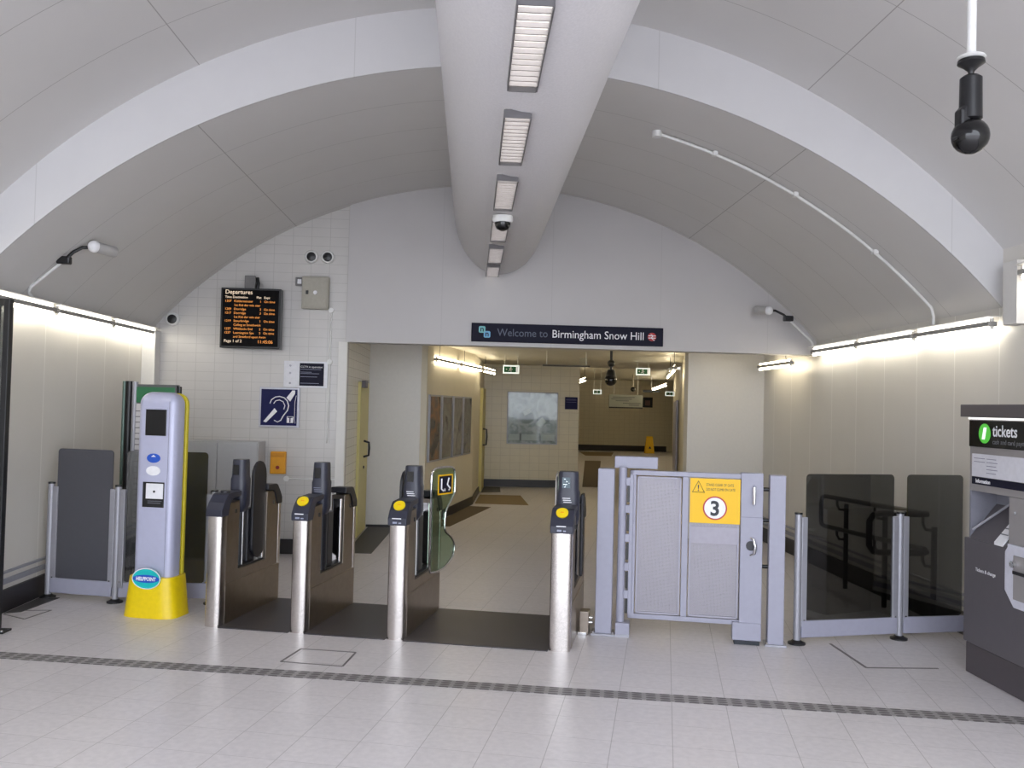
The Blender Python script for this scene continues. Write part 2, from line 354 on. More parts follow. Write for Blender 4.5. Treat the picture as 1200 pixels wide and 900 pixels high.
MB().tube([pp+Vector((0, 0, 1.2)), pp+nn*.07+Vector((0, 0, 1.19)), pp+nn*.08+Vector((0, 0, 1.05)), pp+nn*.07+Vector((0, 0, .9)), pp+Vector((0, 0, .89))], .016).build('door_handle', BLACK, d2)
p = Vector(t2w(.286, 19)); q = Vector(t2w(.286, 25)); nn = Vector((-math.cos(TA), math.sin(TA), 0))
p = p + nn*.02; q = q+nn*.02
d3 = structure(MB().prism([tuple(p[:2]), tuple(q[:2]), tuple((q+nn*.04)[:2]), tuple((p+nn*.04)[:2])], 'z', .02, 1.86).build('door_3', GGREY))

# ------------------------------------------------------------------ floor fittings
def flat(poly, z1=.004, z0=.0005): return MB().prism(poly, 'z', z0, z1)
tag(flat([(-3.47, 5.92+.065), (3.23, 4.777+.065), (3.23, 4.777-.065), (-3.47, 5.92-.065)], .003).build('drain_grating', GRATING), 'long grey drain grating with a diamond pattern crossing the tiled floor', 'drain')
def hatch(pts, label, mat, w=.006, only=None):
    mb = MB(); n = len(pts)
    for i in range(n):
        if only and i not in only: continue
        a = Vector(pts[i]); b = Vector(pts[(i+1) % n]); d = (b-a).normalized()*w; nrm = Vector((-d.y, d.x))
        mb.prism([tuple(a-nrm), tuple(b-nrm), tuple(b+nrm), tuple(a+nrm)], 'z', .0004, .0032)
    o = mb.build('access_cover', mat); return tag(o, label, 'floor hatch', 'access covers in the floor')
LINEM = M('hatch_edge', (118, 113, 112), .6)
LINEL = M('hatch_edge_pale', (128, 124, 122), .6)
hatch([(-1.16, 5.76), (-1.09, 6.06), (-.72, 5.99), (-.76, 5.67)], 'small square floor cover in front of the second and third ticket gates', LINEM)
hatch([(2.62, 6.37), (2.62, 5.78), (3.10, 5.78), (3.16, 6.30)], 'floor cover outlined beside the ticket machine', LINEM, .009, (0, 1))
hatch([(-3.23, 6.76), (-3.17, 7.05), (-3.43, 7.02), (-3.45, 6.9)], 'floor cover outline by the foot of the leftmost glass fence post', LINEL, .006, (0, 1, 3))
tag(flat([(-3.46, 6.92), (-3.46, 7.5), (-3.30, 7.48), (-3.36, 6.98)]).build('floor_mat', MAT), 'dark floor mat in the corner by the left wall', 'mat')
tag(flat([(-1.33, 9.9), (-1.05, 9.9), (-.98, 12.0), (-1.33, 12.0)]).build('floor_mat', MAT), 'dark mat in front of the yellow door beside the tiled corner', 'mat')
tag(flat([(-.52, 12.2), (-.25, 12.2), (.36, 14.6), (.0, 14.7)]).build('floor_mat', BROWND), 'narrow dark brown mat along the foot of the poster wall', 'mat')
tag(flat([(.1, 15.1), (1.0, 15.0), (.95, 16.6), (.2, 16.6)]).build('floor_mat', BROWNM), 'brown doormat on the passage floor past the posters', 'mat')
tag(flat([(.22, 17.0), (.6, 17.2), (.62, 18.2), (.3, 18.3)]).build('floor_mat', MAT), 'dark mat before the far yellow door in the passage', 'mat')
tag(flat([(2.36, 18.7), (2.7, 18.7), (4.1, 28.), (3.6, 28.)]).build('floor_mat', BROWND), 'long brown mat beyond the corner of the passage', 'mat')
tag(flat([(4.0, 31), (4.9, 31), (5.4, 33.6), (4.1, 33.6)]).build('floor_mat', BROWNM), 'pale brown mat near the far end wall', 'mat')

# ------------------------------------------------------------------ fluorescent battens
HOUS = M('light_housing', (150, 148, 144), .4)
def batten(L, tube_m, label, group, a, b, z, refl=False):
    a = Vector((a[0], a[1], z)); b = Vector((b[0], b[1], z)); d = b-a; root = thing('fluorescent_light', label, 'light', a, math.atan2(d.y, d.x)-math.pi/2, group)
    L = d.length
    MB().box(-.032, .012, -.017, .032, L-.012, .017).build('housing', HOUS, root, .004)
    MB().cyl((0, .03, 0.032), (0, L-.03, .032), .011, 10).build('tube', TUBE_UP if refl else tube_m, root)
    MB().cyl((0, .03, -.032), (0, L-.03, -.032), .014, 10).build('tube', tube_m, root)
    if refl: MB().box(-.05, 0, .050, .05, L, .056).build('reflector', PAINTW, root)
    for y in (.02, L-.04): MB().box(-.012, y, -.04, .012, y+.02, .04).build('lamp_holder', PAINTW, root, .002)
    return root
GL = 'fluorescent lights in a line along the left wall'; GR = 'fluorescent lights in a line along the right wall'
ZB = 2.325
for (y0, y1, lb) in ((8.63, 9.78, 'fluorescent strip light on the left wall nearest the tiled back wall'), (7.46, 8.61, 'middle fluorescent strip light on the left wall'),
                     (6.29, 7.44, 'nearest visible fluorescent strip light on the left wall, under the small camera')):
    batten(0, TUBE, lb, GL, (XL+.09, y0), (XL+.09, y1), ZB+.012, True)
for (y0, y1, lb) in ((8.50, 9.62, 'fluorescent strip light on the right wall where it meets the white header wall'), (7.36, 8.48, 'middle fluorescent strip light on the right wall'),
                     (6.22, 7.34, 'nearest long fluorescent strip light on the right wall, below the ceiling conduit')):
    batten(0, TUBE, lb, GR, (XR-.09, y0), (XR-.09, y1), ZB, True)
batten(0, TUBE, 'fluorescent light at the right edge, mounted higher beyond the white riser', GR, (XR-.1, 4.7), (XR-.1, 5.9), 2.64, True)
batten(0, TUBE, 'fluorescent light mounted higher on the left wall, before the step in the vault', GL, (XL+.1, 4.7), (XL+.1, 5.9), 2.64, True)
b_ = batten(0, TUBEP, 'short hanging fluorescent light beyond the header at the right of the opening', 'passage lights', (XR-.2, 9.95), (XR-.2, 11.1), 2.22)
MB().tube([(0, .2, .02), (0, .2, .17), (0, .2, .28)], .004, 6).build('hanger', BLACK, b_)
for i, (a_, c_, lb) in enumerate((((-.50, 12.35), (-.19, 13.75), 'bright hanging fluorescent light above the first posters'), ((-.17, 13.82), (.16, 15.25), 'bright hanging fluorescent light above the last posters'),
                        ((.19, 15.35), (.42, 16.6), 'far hanging fluorescent light past the posters'))):
    b_ = batten(0, TUBEP, lb, 'passage lights', a_, c_, 2.27)
    MB().tube([(0, .2, .015), (0, .2, .12), (-.0, .2, .23)], .004, 6).build('hanger', BLACK, b_)
for a_, c_, lb in (((2.85, 12.5), (3.1, 13.8), 'fluorescent light hanging at the right side of the passage'), ((3.15, 14.1), (3.45, 15.7), 'further fluorescent light at the right side of the passage')):
    b_ = batten(0, TUBEP, lb, 'passage lights', a_, c_, 2.25)
    MB().tube([(0, .3, .015), (0, .3, .25)], .004, 6).build('hanger', BLACK, b_)
b_ = batten(0, TUBEP, 'distant fluorescent light beyond the corner of the tiled passage wall, lengthened out of view for more light', 'passage lights', (2.55, 20), (2.85, 27.0), 2.3)  # only the near end is seen; hidden length added to brighten the far room
MB().tube([(0, .3, .015), (0, .3, .48)], .004, 6).build('hanger', BLACK, b_)
b_ = batten(0, TUBEP, 'farthest fluorescent light at the right of the far room, lengthened to brighten it', 'passage lights', (5.7, 26), (6.7, 33.0), 2.4)  # short lamp stretched towards the end wall as added light for the room
MB().tube([(0, .3, .015), (0, .3, .38)], .004, 6).build('hanger', BLACK, b_)

# ------------------------------------------------------------------ recessed lamps under the duct
DN = ('recessed louvred lamp in the duct, nearest the viewer', 'second recessed louvred lamp in the duct', 'third recessed louvred lamp in the duct', 'fourth recessed lamp in the duct, behind the dome camera',
      'fifth recessed lamp in the duct', 'last recessed lamp in the duct, nearest the header wall')
ys = (3.1, 4.33, 5.56, 6.79, 7.98, 9.05)
ZD = 3.065
def ceiling_lamp(first=[]):
    r = thing('recessed_lamp', DN[0], 'light', (.19, 3.1, ZD), 0, 'recessed lamps under the duct'); L = .86; w = .062
    mb = MB(); mb.box(-w-.006, 0, -.012, -w, L, .03); mb.box(w, 0, -.012, w+.006, L, .03); mb.box(-w, -.006, -.012, w, 0, .03); mb.box(-w, L, -.012, w, L+.006, .03)
    mb.build('frame', M('lamp_frame', (92, 90, 92), .4), r)
    MB().box(-w, 0, .012, w, L, .02).build('diffuser', GLOW, r)
    mb = MB()
    for k in range(1, 14): mb.box(-w, L*k/14-.004, -.010, w, L*k/14+.004, .010)
    mb.build('louvre', LOUV, r)
    return r
lamp = ceiling_lamp()
for i, y in enumerate(ys):
    o = lamp if i == 0 else copy_tree(lamp); o.location = (.19, y, ZD); o['label'] = DN[i]

# ------------------------------------------------------------------ cameras and conduits on the vault
r = thing('dome_camera', 'small dark dome camera under the duct over its fourth lamp', 'security camera', (.2, 6.72, 3.05))
MB().lathe([(.001, .03), (.075, .03), (.08, 0), (.07, -.02), (.001, -.021)]).build('base', WHITE, r)
MB().lathe([(.06, -.02), (.058, -.045), (.045, -.068), (.02, -.08), (.001, -.082)]).build('dome', BLACKG, r)
r = thing('dome_camera', 'large black dome camera hanging from a white pole at upper right', 'security camera', (1.975, 3.49, 2.78))
MB().cyl((0, 0, .31), (0, 0, 1.36), .018, 16).build('pole', WHITE, r)
MB().lathe([(.001, .325), (.05, .325), (.055, .318), (.02, .30), (.001, .30)]).build('flange', WHITE, r)
MB().lathe([(.02, .312), (.05, .308), (.052, .295), (.03, .28), (.012, .262), (.011, .25), (.03, .245), (.042, .235), (.043, .15), (.044, .07), (.03, .06)]).build('mount', BLACK, r)
MB().prism([(-.055, .0), (-.055, .10), (-.03, .13), (.01, .13), (.03, .0)], 'y', -.03, .03).build('yoke', BLACK, r, .012)
MB().ball((0, 0, .0), .072, 28).build('dome', BLACKG, r)
MB().tube([(-.06, -.02, -.01), (-.085, -.02, -.022)], .006, 8).build('clip', BLACK, r)
def bullet(label, cam0, cam1, cable, junction, conduit):
    r = thing('bullet_camera', label, 'security camera', cam0)
    o = Vector(cam0); L = lambda pts: [Vector(p_)-o for p_ in pts]
    c1 = Vector(cam1)-o
    MB().tube([c1*-.1, c1*0, c1*.9, c1], [.036, .043, .043, .038], 20).build('housing', M('camera_grey', (168, 166, 164), .4), r)
    MB().ball(tuple(c1*-.12), .047).build('front_cap', M('frosted_cap', (236, 236, 238), .3), r)
    MB().tube(L(cable), .013, 8).build('cable', BLACK, r)
    j = Vector(junction)-o; MB().box(j.x-.05, j.y-.03, j.z-.03, j.x+.05, j.y+.03, j.z+.03).build('connector', BLACK, r, .01)
    MB().tube(L(conduit), .012, 8).build('conduit', WHITE, r)
    return r
bullet('white camera on the vault above the left strip lights', (-2.93, 7.05, 2.80), (-2.84, 7.19, 2.785),
       [(-2.95, 7.05, 2.80), (-3.03, 7.03, 2.79), (-3.08, 7.0, 2.75), (-3.13, 6.98, 2.69)], (-3.14, 6.98, 2.68), [(-3.15, 6.98, 2.67), (-3.37, 6.96, 2.47), (-3.395, 6.98, 2.43), (-3.395, 7.02, 2.405)])
bullet('white camera under the vault near the right end of the header wall', (3.13, 9.42, 2.74), (3.03, 9.5, 2.755),
       [(3.13, 9.42, 2.74), (3.22, 9.42, 2.74), (3.31, 9.42, 2.70), (3.38, 9.42, 2.64)], (3.36, 9.42, 2.66), [(3.39, 9.42, 2.63), (3.6, 9.42, 2.44), (3.63, 9.42, 2.40), (3.63, 9.42, 2.365)])
pts = []
for i in range(0, 25):
    x = 1.43+(3.70-1.43)*i/24; pts.append((x, 7.08, ZI+math.sqrt(RV**2-(x-XC)**2)-.025))
pts += [(3.72, 7.08, 2.46), (3.722, 7.09, 2.395)]
r = thing('electrical_conduit', 'thin white conduit running down the right side of the vault', 'conduit', (3.7, 7.08, 2.4))
o_ = Vector((3.7, 7.08, 2.4)); MB().tube([Vector(p_)-o_ for p_ in pts], .013, 8).build('pipe', WHITE, r)
p0 = Vector(pts[0])-o_; MB().cyl(p0+Vector((0, 0, .02)), p0-Vector((0, 0, .03)), .04, 16).build('junction_box', WHITE, r)
for k in (5, 12, 19):
    p0 = Vector(pts[k])-o_; MB().box(p0.x-.02, p0.y-.03, p0.z-.015, p0.x+.02, p0.y+.03, p0.z+.022).build('clip', WHITE, r, .004)

# ------------------------------------------------------------------ things on the tiled back wall
YW = YB
def round_sensor(x, z, label):
    r = thing('round_loudspeaker', label, 'speaker', (x, YW, z), 0, 'round black wall speakers')
    MB().lathe([(.001, 0), (.072, 0), (.072, .02), (.062, .035), (.05, .036), (.001, .036)], axis='y').build('rim', WHITE, r)
    MB().lathe([(.05, .034), (.048, .044), (.03, .05), (.001, .052)], axis='y').build('grille', BLACK, r)
round_sensor(-1.775, 3.216, 'left one of the two round black wall speakers above the beige box')
round_sensor(-1.60, 3.218, 'right one of the two round black wall speakers above the beige box')
round_sensor(-3.237, 2.495, 'round black wall speaker alone at the left end of the tiled wall')
r = thing('junction_cabinet', 'beige grey electrical box on the tiled wall right of the departures board', 'electrical box', (-1.71, YW, 2.82))
MB().box(-.145, -.09, -.175, .14, 0, .175).build('body', BEIGE, r, .008)
MB().box(-.13, -.097, -.16, .125, -.088, .16).build('door', BEIGE, r, .004)
MB().lathe([(.001, .097), (.022, .097), (.02, .105), (.001, .106)], (-.0, 0, .0), axis='y').build('label_disc', SIGNW, r)
MB().box(-.10, -.108, -.02, -.072, -.096, .02).build('lock', BLACK, r, .004)
r = thing('switch_box', 'tiny grey square box beside the beige electrical box', 'switch', (-1.89, YW, 2.94))
MB().box(-.045, -.05, -.045, .045, 0, .045).build('body', M('switch_grey', (112, 110, 110), .4), r, .006)
MB().box(-.022, -.055, -.025, .022, -.048, .025).build('cover', SIGNW, r, .003)
r = thing('electrical_conduit', 'thin white vertical conduit on the tiled wall under the beige box', 'conduit', (-1.545, YW, 1.2))
MB().cyl((0, -.014, 0), (0, -.014, 1.45), .009, 8).build('pipe', WHITE, r)
for z in (1.44, .88): MB().cyl((0, -.001, z), (0, -.035, z), .028, 14).build('junction_box', WHITE, r)
r = thing('electrical_conduit', 'thin horizontal white conduit low on the tiled wall beside the amber box', 'conduit', (-1.95, YW, .81))
MB().cyl((0, -.012, 0), (.50, -.012, 0), .007, 8).build('pipe', WHITE, r)
MB().cyl((-.02, -.001, 0), (-.02, -.035, 0), .03, 14).build('junction_box', WHITE, r)
# departures board
r = thing('departures_board', 'black departures board with orange lettering hanging on the tiled wall', 'departures board', (-2.37, 9.62, 2.195))
MB().box(-.315, 0, 0, .315, .12, .64).build('casing', BLACK, r, .006)
MB().box(-.295, -.004, .02, .295, .002, .62).build('screen', SCREEN, r)
mb = MB(); mb.box(-.08, .03, .64, .03, .09, .78).box(-.06, .09, .70, .0, .178, .76); mb.build('wall_bracket', M('bracket_grey', (110, 108, 108), .4), r, .005)
MB().tube([(.05, .05, .64), (.06, .05, .70), (.045, .06, .76)], .02, 8).build('cable_gland', BLACK, r)
text('lettering', 'Departures', .062, LEDW, r, (-.27, -.005, .575))
text('lettering', 'Time Destination', .034, LEDW, r, (-.27, -.005, .53)); text('lettering', 'Plat   Expt', .034, LEDW, r, (.06, -.005, .53))
rows = [('1207', 'Kidderminster', '1   On time'), ('', '1st Kid der min ster', ''), ('1209', 'Dorridge', '3   On time'), ('1217', 'Dorridge', '3   On time'), ('', '1st Kid der min ster', ''),
        ('1219', 'Stourbridge', '1   On time'), ('', 'Calling at Smethwick', ''), ('1227', 'Whitlocks End', '2   On time'), ('1237', 'Leamington Spa', '2   On time'), ('', 'and Stratford upon Avon', '')]
for k, (a_, b_, c_) in enumerate(rows):
    z = .487-.042*k
    if a_: text('lettering', a_, .034, LEDO, r, (-.27, -.005, z))
    text('lettering', b_, .034, LEDO, r, (-.175, -.005, z))
    if c_: text('lettering', c_, .034, LEDO, r, (.095, -.005, z))
text('lettering', 'Page 1 of 2', .042, LEDW, r, (-.27, -.005, .06)); text('lettering', '11:45:06', .048, LEDO, r, (.08, -.005, .055))
# CCTV notice on perspex
r = thing('cctv_notice', 'dark blue CCTV notice on a clear panel above the ear symbol sign', 'sign', (-1.80, YW, 1.94))
MB().box(-.235, -.012, -.145, .235, -.004, .14).build('backing_panel', M('perspex_white', (216, 216, 222), .2), r, .002)
MB().box(-.065, -.018, -.125, .195, -.012, .12).build('notice', DBLUE, r)
text('lettering', 'CCTV in operation', .030, SIGNW, r, (-.055, -.0186, .07))
mb = MB()
for z, w_ in ((.05, .22), (.02, .12), (.005, .20), (-.03, .18), (-.10, .2)): mb.box(-.055, -.0192, z, -.055+w_, -.018, z+.005)
mb.build('small_print', M('small_print', (140, 144, 170)), r)
for z in (.09, .01, -.1): MB().cyl((-.165, -.012, z), (-.165, -.018, z), .012, 12).build('fixing', M('fixing_grey', (130, 130, 136), .3, .8), r)
# hearing loop sign
r = thing('hearing_loop_sign', 'square dark blue ear symbol sign on the tiled wall', 'sign', (-2.07, YW, 1.575))
MB().box(-.215, -.02, -.215, .215, 0, .215).build('frame', M('sign_frame', (176, 176, 186), .35, .4), r, .003)
MB().box(-.195, -.024, -.195, .190, -.019, .195).build('panel', BLUE, r)
MB().prism([(-.165, -.155), (-.135, -.165), (-.02, -.045), (-.05, -.01)], 'y', -.026, -.023).build('symbol_bar', SIGNW, r)
MB().prism([(.075, .105), (.115, .065), (.165, .15), (.165, .185), (.135, .185)], 'y', -.026, -.023).build('symbol_bar', SIGNW, r)
def strokes(pts, w): return MB().tube([(x, -.024, z) for x, z in pts], w, 6)
strokes([(-.10, .04), (-.085, .08), (-.045, .11), (.0, .118), (.05, .105), (.085, .07), (.1, .02), (.09, -.03), (.06, -.07), (.04, -.10), (.02, -.14), (-.015, -.158), (-.05, -.14)], .006).build('ear_outline', SIGNW, r)
strokes([(-.06, .04), (-.04, .07), (.0, .08), (.04, .062), (.06, .02), (.05, -.02)], .005).build('ear_fold', SIGNW, r)
MB().box(.085, -.026, -.165, .155, -.023, -.095).build('letter_panel', SIGNW, r)
text('lettering', 'T', .085, BLUE, r, (.12, -.0275, -.16), align='CENTER', bold=.002)
strokes([(.178, .13), (.166, .06), (.166, -.12), (.175, -.17)], .003).build('edge_line', SIGNW, r)
# amber box
r = thing('notice_box', 'amber box with a small red spot low on the tiled wall', 'box', (-2.06, YW, .98))
MB().box(-.082, -.06, -.12, .082, 0, .12).build('body', ORANGE, r, .01)
MB().box(-.07, -.064, .06, .07, -.058, .105).build('lid', M('amber_lid', (214, 140, 10), .4), r, .003)
MB().cyl((0, -.06, -.05), (0, -.068, -.05), .02, 14).build('button', M('dark_red', (130, 20, 20), .4), r)
# low cabinet
r = thing('equipment_cabinet', 'low pale grey two-door cabinet against the tiled wall', 'cabinet', (-2.64, 9.6, 0))
MB().box(-.42, -.15, .0, .44, .165, 1.21).build('body', CAB, r, .005)
MB().box(-.41, -.165, .06, .015, -.149, 1.195).build('door', CAB, r, .004); MB().box(.025, -.165, .06, .43, -.149, 1.195).build('door', CAB, r, .004)
MB().box(-.03, -.175, .6, -.01, -.163, .7).build('handle', BLACK, r, .003)

# ------------------------------------------------------------------ welcome sign on the header wall
YH = YB-.05
r = thing('station_sign', 'long dark station name sign on the white header wall above the opening', 'sign', (1.03, YH, 2.445))
MB().box(-1.05, -.035, -.101, 1.05, 0, .101).build('panel', DBLUE, r, .003)
text('lettering', 'Welcome to', .118, FADED, r, (-.77, -.036, -.036), fit=.55)
text('lettering', 'Birmingham Snow Hill', .122, SIGNW, r, (-.175, -.036, -.037), fit=1.0)
MB().cyl((.925, -.035, .0), (.925, -.039, .0), .046, 28).build('rail_emblem_disc', RED, r)
mb = MB()
for z in (.012, -.012): mb.box(.885, -.0405, z-.004, .965, -.0385, z+.004)
for sg in (1, -1):
    mb.prism([(.925-sg*.022, .036*sg-.004), (.925-sg*.022+.010, .036*sg-.004), (.925+sg*.018+.010, .008*sg), (.925+sg*.018, .008*sg)], 'y', -.0405, -.0385)
    mb.prism([(.925+sg*.0-.006, -.002), (.925+.006, -.002), (.925-sg*.012+.006, -.012*sg), (.925-sg*.012-.006, -.012*sg)], 'y', -.0405, -.0385)
mb.build('rail_emblem_arrows', SIGNW, r)
def enn(cx, cz, s, mat, name):
    MB().prism(rrect(cx-s, cz-s, cx+s, cz+s, s*.45), 'y', -.037, -.034).build(name, mat, r)
    text('lettering', 'n', s*2.4, DBLUE, r, (cx, -.038, cz-s*.62), align='CENTER', bold=.001)
enn(-.935, .03, .036, M('logo_teal', (110, 186, 190), .4), 'logo_square'); enn(-.88, -.022, .036, M('logo_blue', (100, 170, 214), .4), 'logo_square')

# ------------------------------------------------------------------ passage fittings
def poster(name, label, cx, cy, z0, z1, w, ang, mat, group=None):
    r = thing(name, label, 'poster', (cx, cy, z0), ang, group); h = z1-z0
    MB().box(-w/2, -.03, 0, w/2, -.002, h).build('frame', ALU, r, .003)
    MB().box(-w/2+.025, -.034, .025, w/2-.025, -.029, h-.025).build('print', mat, r)
    return r
ang = math.atan2(pw1[1]-pw0[1], pw1[0]-pw0[0])
L = math.hypot(pw1[0]-pw0[0], pw1[1]-pw0[1]); dx, dy = (pw1[0]-pw0[0])/L, (pw1[1]-pw0[1])/L
PM = [poster_mat('print_warm', [(50, 50, 54), (110, 100, 92), (150, 112, 84), (96, 92, 90), (120, 114, 106)], 2.4, (3, 0, 0)), poster_mat('print_grey', [(60, 60, 66), (140, 140, 136), (120, 118, 116), (150, 140, 130)], 3, (7, 0, 2)),
      poster_mat('print_pale', [(90, 90, 96), (146, 144, 142), (120, 120, 120)], 4, (1, 5, 2)), poster_mat('print_dark', [(60, 62, 70), (130, 128, 126), (100, 100, 104)], 4, (9, 1, 4))]
for k, lb in enumerate(('poster nearest the viewer on the passage wall, with an orange patch', 'second poster on the passage wall, dark patch at its top', 'third poster on the passage wall', 'farthest of the row of posters on the passage wall')):
    s_ = .36+.68*k; poster('poster_frame', lb, pw0[0]+dx*s_, pw0[1]+dy*s_, .86, 1.78, .56, ang, PM[k], 'posters on the passage wall')
r = thing('large_poster', 'large square grey poster in a glossy frame on the far tiled wall', 'poster', (1.26, 18.4, .88))
MB().box(-.52, -.04, 0, .52, 0, 1.07).build('frame', ALU, r, .004)
MB().box(-.50, -.046, .02, .50, -.039, 1.05).build('print', poster_mat('print_large', [(84, 92, 92), (128, 134, 130), (160, 164, 162), (112, 120, 118), (168, 172, 172)], 4.5, (2, 0, 3)), r)
mb = MB()
for c_, a_, b_ in (((-.12, .55), .16, .13), ((.22, .50), .13, .09)): mb.prism(ellipse(c_[0], c_[1], a_, b_, 20), 'y', -.048, -.046)
mb.build('printed_shape', M('print_shape_dark', (86, 96, 94), .4), r)
MB().prism([(-.2, .66), (-.05, .74), (-.02, .66), (-.16, .58)], 'y', -.0495, -.0478).build('printed_shape', M('print_shape_pale', (186, 194, 192), .4), r)
MB().prism([(.06, .42), (.2, .56), (.28, .46), (.16, .36)], 'y', -.0495, -.0478).build('printed_shape', M('print_shape_mid', (170, 178, 172), .4), r)
MB().box(-.48, -.049, .08, .46, -.046, .2).build('printed_band', M('print_band', (176, 182, 180), .4), r)
mb = MB(); mb.box(-.26, -.0495, .06, -.22, -.0475, .22); mb.box(.14, -.0495, .06, .18, -.0475, .22); mb.build('printed_leg', M('print_dark_shape', (84, 92, 92), .4), r)
MB().box(-.50, -.056, .02, .50, -.052, 1.05).build('cover', CLEAR, r)
r = thing('wall_notice', 'small square navy notice right of the large grey poster', 'sign', (2.055, 18.4, 1.74))
MB().box(-.13, -.02, -.125, .13, 0, .125).build('panel', BLUE, r, .003)
mb = MB()
for z in (.08, .06, .02): mb.box(-.11, -.022, z, .10, -.019, z+.006)
mb.build('small_print', M('print_violet', (120, 120, 170)), r)
def exit_sign(x, y, z, label, w=.27, h=.14, zc=2.5):
    r = thing('exit_sign', label, 'exit sign', (x, y, z), 0, 'hanging exit signs')
    MB().box(-w/2, -.03, -h/2, w/2, .03, h/2).build('casing', EXITW, r, .004)
    MB().box(-w*.44, -.033, -h*.34, w*.3, -.029, h*.34).build('green_panel', EXITG, r)
    k = h/.14
    mb = MB(); mb.prism(ellipse(-.005*k, .03*k, .011*k, .011*k, 12), 'y', -.035, -.032)
    mb.tube([(-.01*k, -.034, .015*k), (-.02*k, -.034, -.01*k), (-.0*k, -.034, -.02*k), (.0, -.034, -.042*k)], .006*k, 6); mb.tube([(-.02*k, -.034, -.01*k), (-.045*k, -.034, -.03*k)], .006*k, 6)
    mb.tube([(-.035*k, -.034, .012*k), (-.01*k, -.034, .012*k), (.02*k, -.034, -.002*k)], .005*k, 6)
    mb.prism([(-.09*k, 0), (-.07*k, .015*k), (-.07*k, -.015*k)], 'y', -.035, -.032)
    mb.build('running_figure', SIGNW, r); MB().box(w*.33, -.033, -h*.36, w*.42, -.029, h*.36).build('doorway_symbol', SIGNW, r)
    for sx in (-w*.4, w*.4): MB().cyl((sx, 0, h/2), (sx, 0, zc-z), .004, 6).build('hanger', WHITE, r)
exit_sign(.65, 15, 2.265, 'green exit sign hanging before the large grey poster wall')
exit_sign(3.07, 16, 2.33, 'green exit sign hanging near the right side of the passage', .25, .13)
exit_sign(3.38, 24, 2.09, 'distant exit sign beyond the corner of the tiled wall', .22, .12, 2.78)
exit_sign(5.35, 24, 2.09, 'distant exit sign at the right of the far room', .24, .12, 2.78)
r = thing('dome_camera', 'black dome camera hanging from the passage ceiling above the gate', 'security camera', (2.025, 13, 2.07))
MB().cyl((0, 0, .1), (0, 0, .43), .02, 12).build('stem', BLACK, r); MB().ball((0, 0, .24), .055).build('mount', BLACK, r)
MB().ball((0, 0, .0), .09, 24).build('dome', BLACKG, r); MB().lathe([(.05, .15), (.07, .08), (.08, .03), (.06, .0)]).build('housing', BLACK, r)
r = thing('hanging_track', 'thin dark bar with a small clear fitting hung from the passage ceiling', 'light fitting', (1.42, 13.5, 2.28))
MB().box(-.36, -.02, -.012, .36, .02, .012).build('bar', M('dark_bar', (70, 64, 56), .5), r)
for sx in (-.3, .3): MB().cyl((sx, 0, .01), (sx, 0, .22), .004, 6).build('hanger', WHITE, r)
MB().box(.2, -.05, .02, .32, .05, .12).build('clear_fitting', CLEAR, r, .01)
r = thing('information_board', 'wide pale information board hanging in the far room', 'sign', (5.2, 30, 1.67))
MB().box(-.57, 0, 0, .57, .06, .46).build('panel', M('board_pale', (160, 164, 156), .4), r); MB().box(-.57, -.005, -.0, .57, .0, .045).build('lower_edge', DK, r)
mb = MB()
for z, a_, b_ in ((.36, -.45, .3), (.3, -.5, .2), (.24, -.35, .1), (.16, -.1, .5), (.1, .1, .45)): mb.box(a_, -.006, z, b_, -.001, z+.03)
mb.build('small_print', M('print_grey_text', (112, 116, 116)), r)
for sx in (-.4, .4): MB().cyl((sx, .03, .46), (sx, .03, 1.11), .01, 6).build('hanger', WHITE, r)
r = thing('hanging_bar_sign', 'slim dark sign hanging to the right of the information board', 'sign', (6.06, 30, 2.23))
MB().box(-.29, 0, 0, .29, .05, .08).build('panel', DK, r); MB().cyl((0, .02, .08), (0, .02, .55), .01, 6).build('hanger', WHITE, r)
r = thing('dome_camera', 'tiny black dome camera above the information board in the far room', 'security camera', (5.25, 29, 2.3))
MB().ball((0, 0, 0), .08).build('dome', BLACKG, r); MB().cyl((0, 0, .04), (0, 0, .48), .02, 8).build('stem', M('stem_cream', (190, 180, 160)), r)
r = thing('wall_notice', 'small dark square notice on the far end wall', 'sign', (6.92, 35, 1.93))
MB().box(-.2, -.03, -.2, .2, 0, .2).build('panel', DK, r); MB().box(-.1, -.035, -.12, .1, -.029, .08).build('print', M('maroon_print', (120, 90, 90)), r)
r = thing('wet_floor_sign', 'yellow folding floor sign standing before the far end wall', 'floor sign', (6.75, 33.6, 0))
MB().prism([(-.17, .0), (.17, .0), (.12, .66), (-.12, .66)], 'y', -.02, 0).build('front_panel', SIGNY, r)
bp_ = MB().prism([(-.17, .0), (.17, .0), (.12, .66), (-.12, .66)], 'y', 0, .02).build('back_panel', SIGNY, r); 
r.children[0].location = (0, -.15, 0); r.children[0].rotation_euler = (R(-13), 0, 0); r.children[1].location = (0, .15, 0); r.children[1].rotation_euler = (R(13), 0, 0)
bpy.context.view_layer.update()
sc_ = MB().prism([(-.05, .18), (.05, .18), (0, .28)], 'y', -.026, -.02).build('warning_symbol', DK, r); sc_.location = (0, -.15, 0); sc_.rotation_euler = (R(-13), 0, 0)

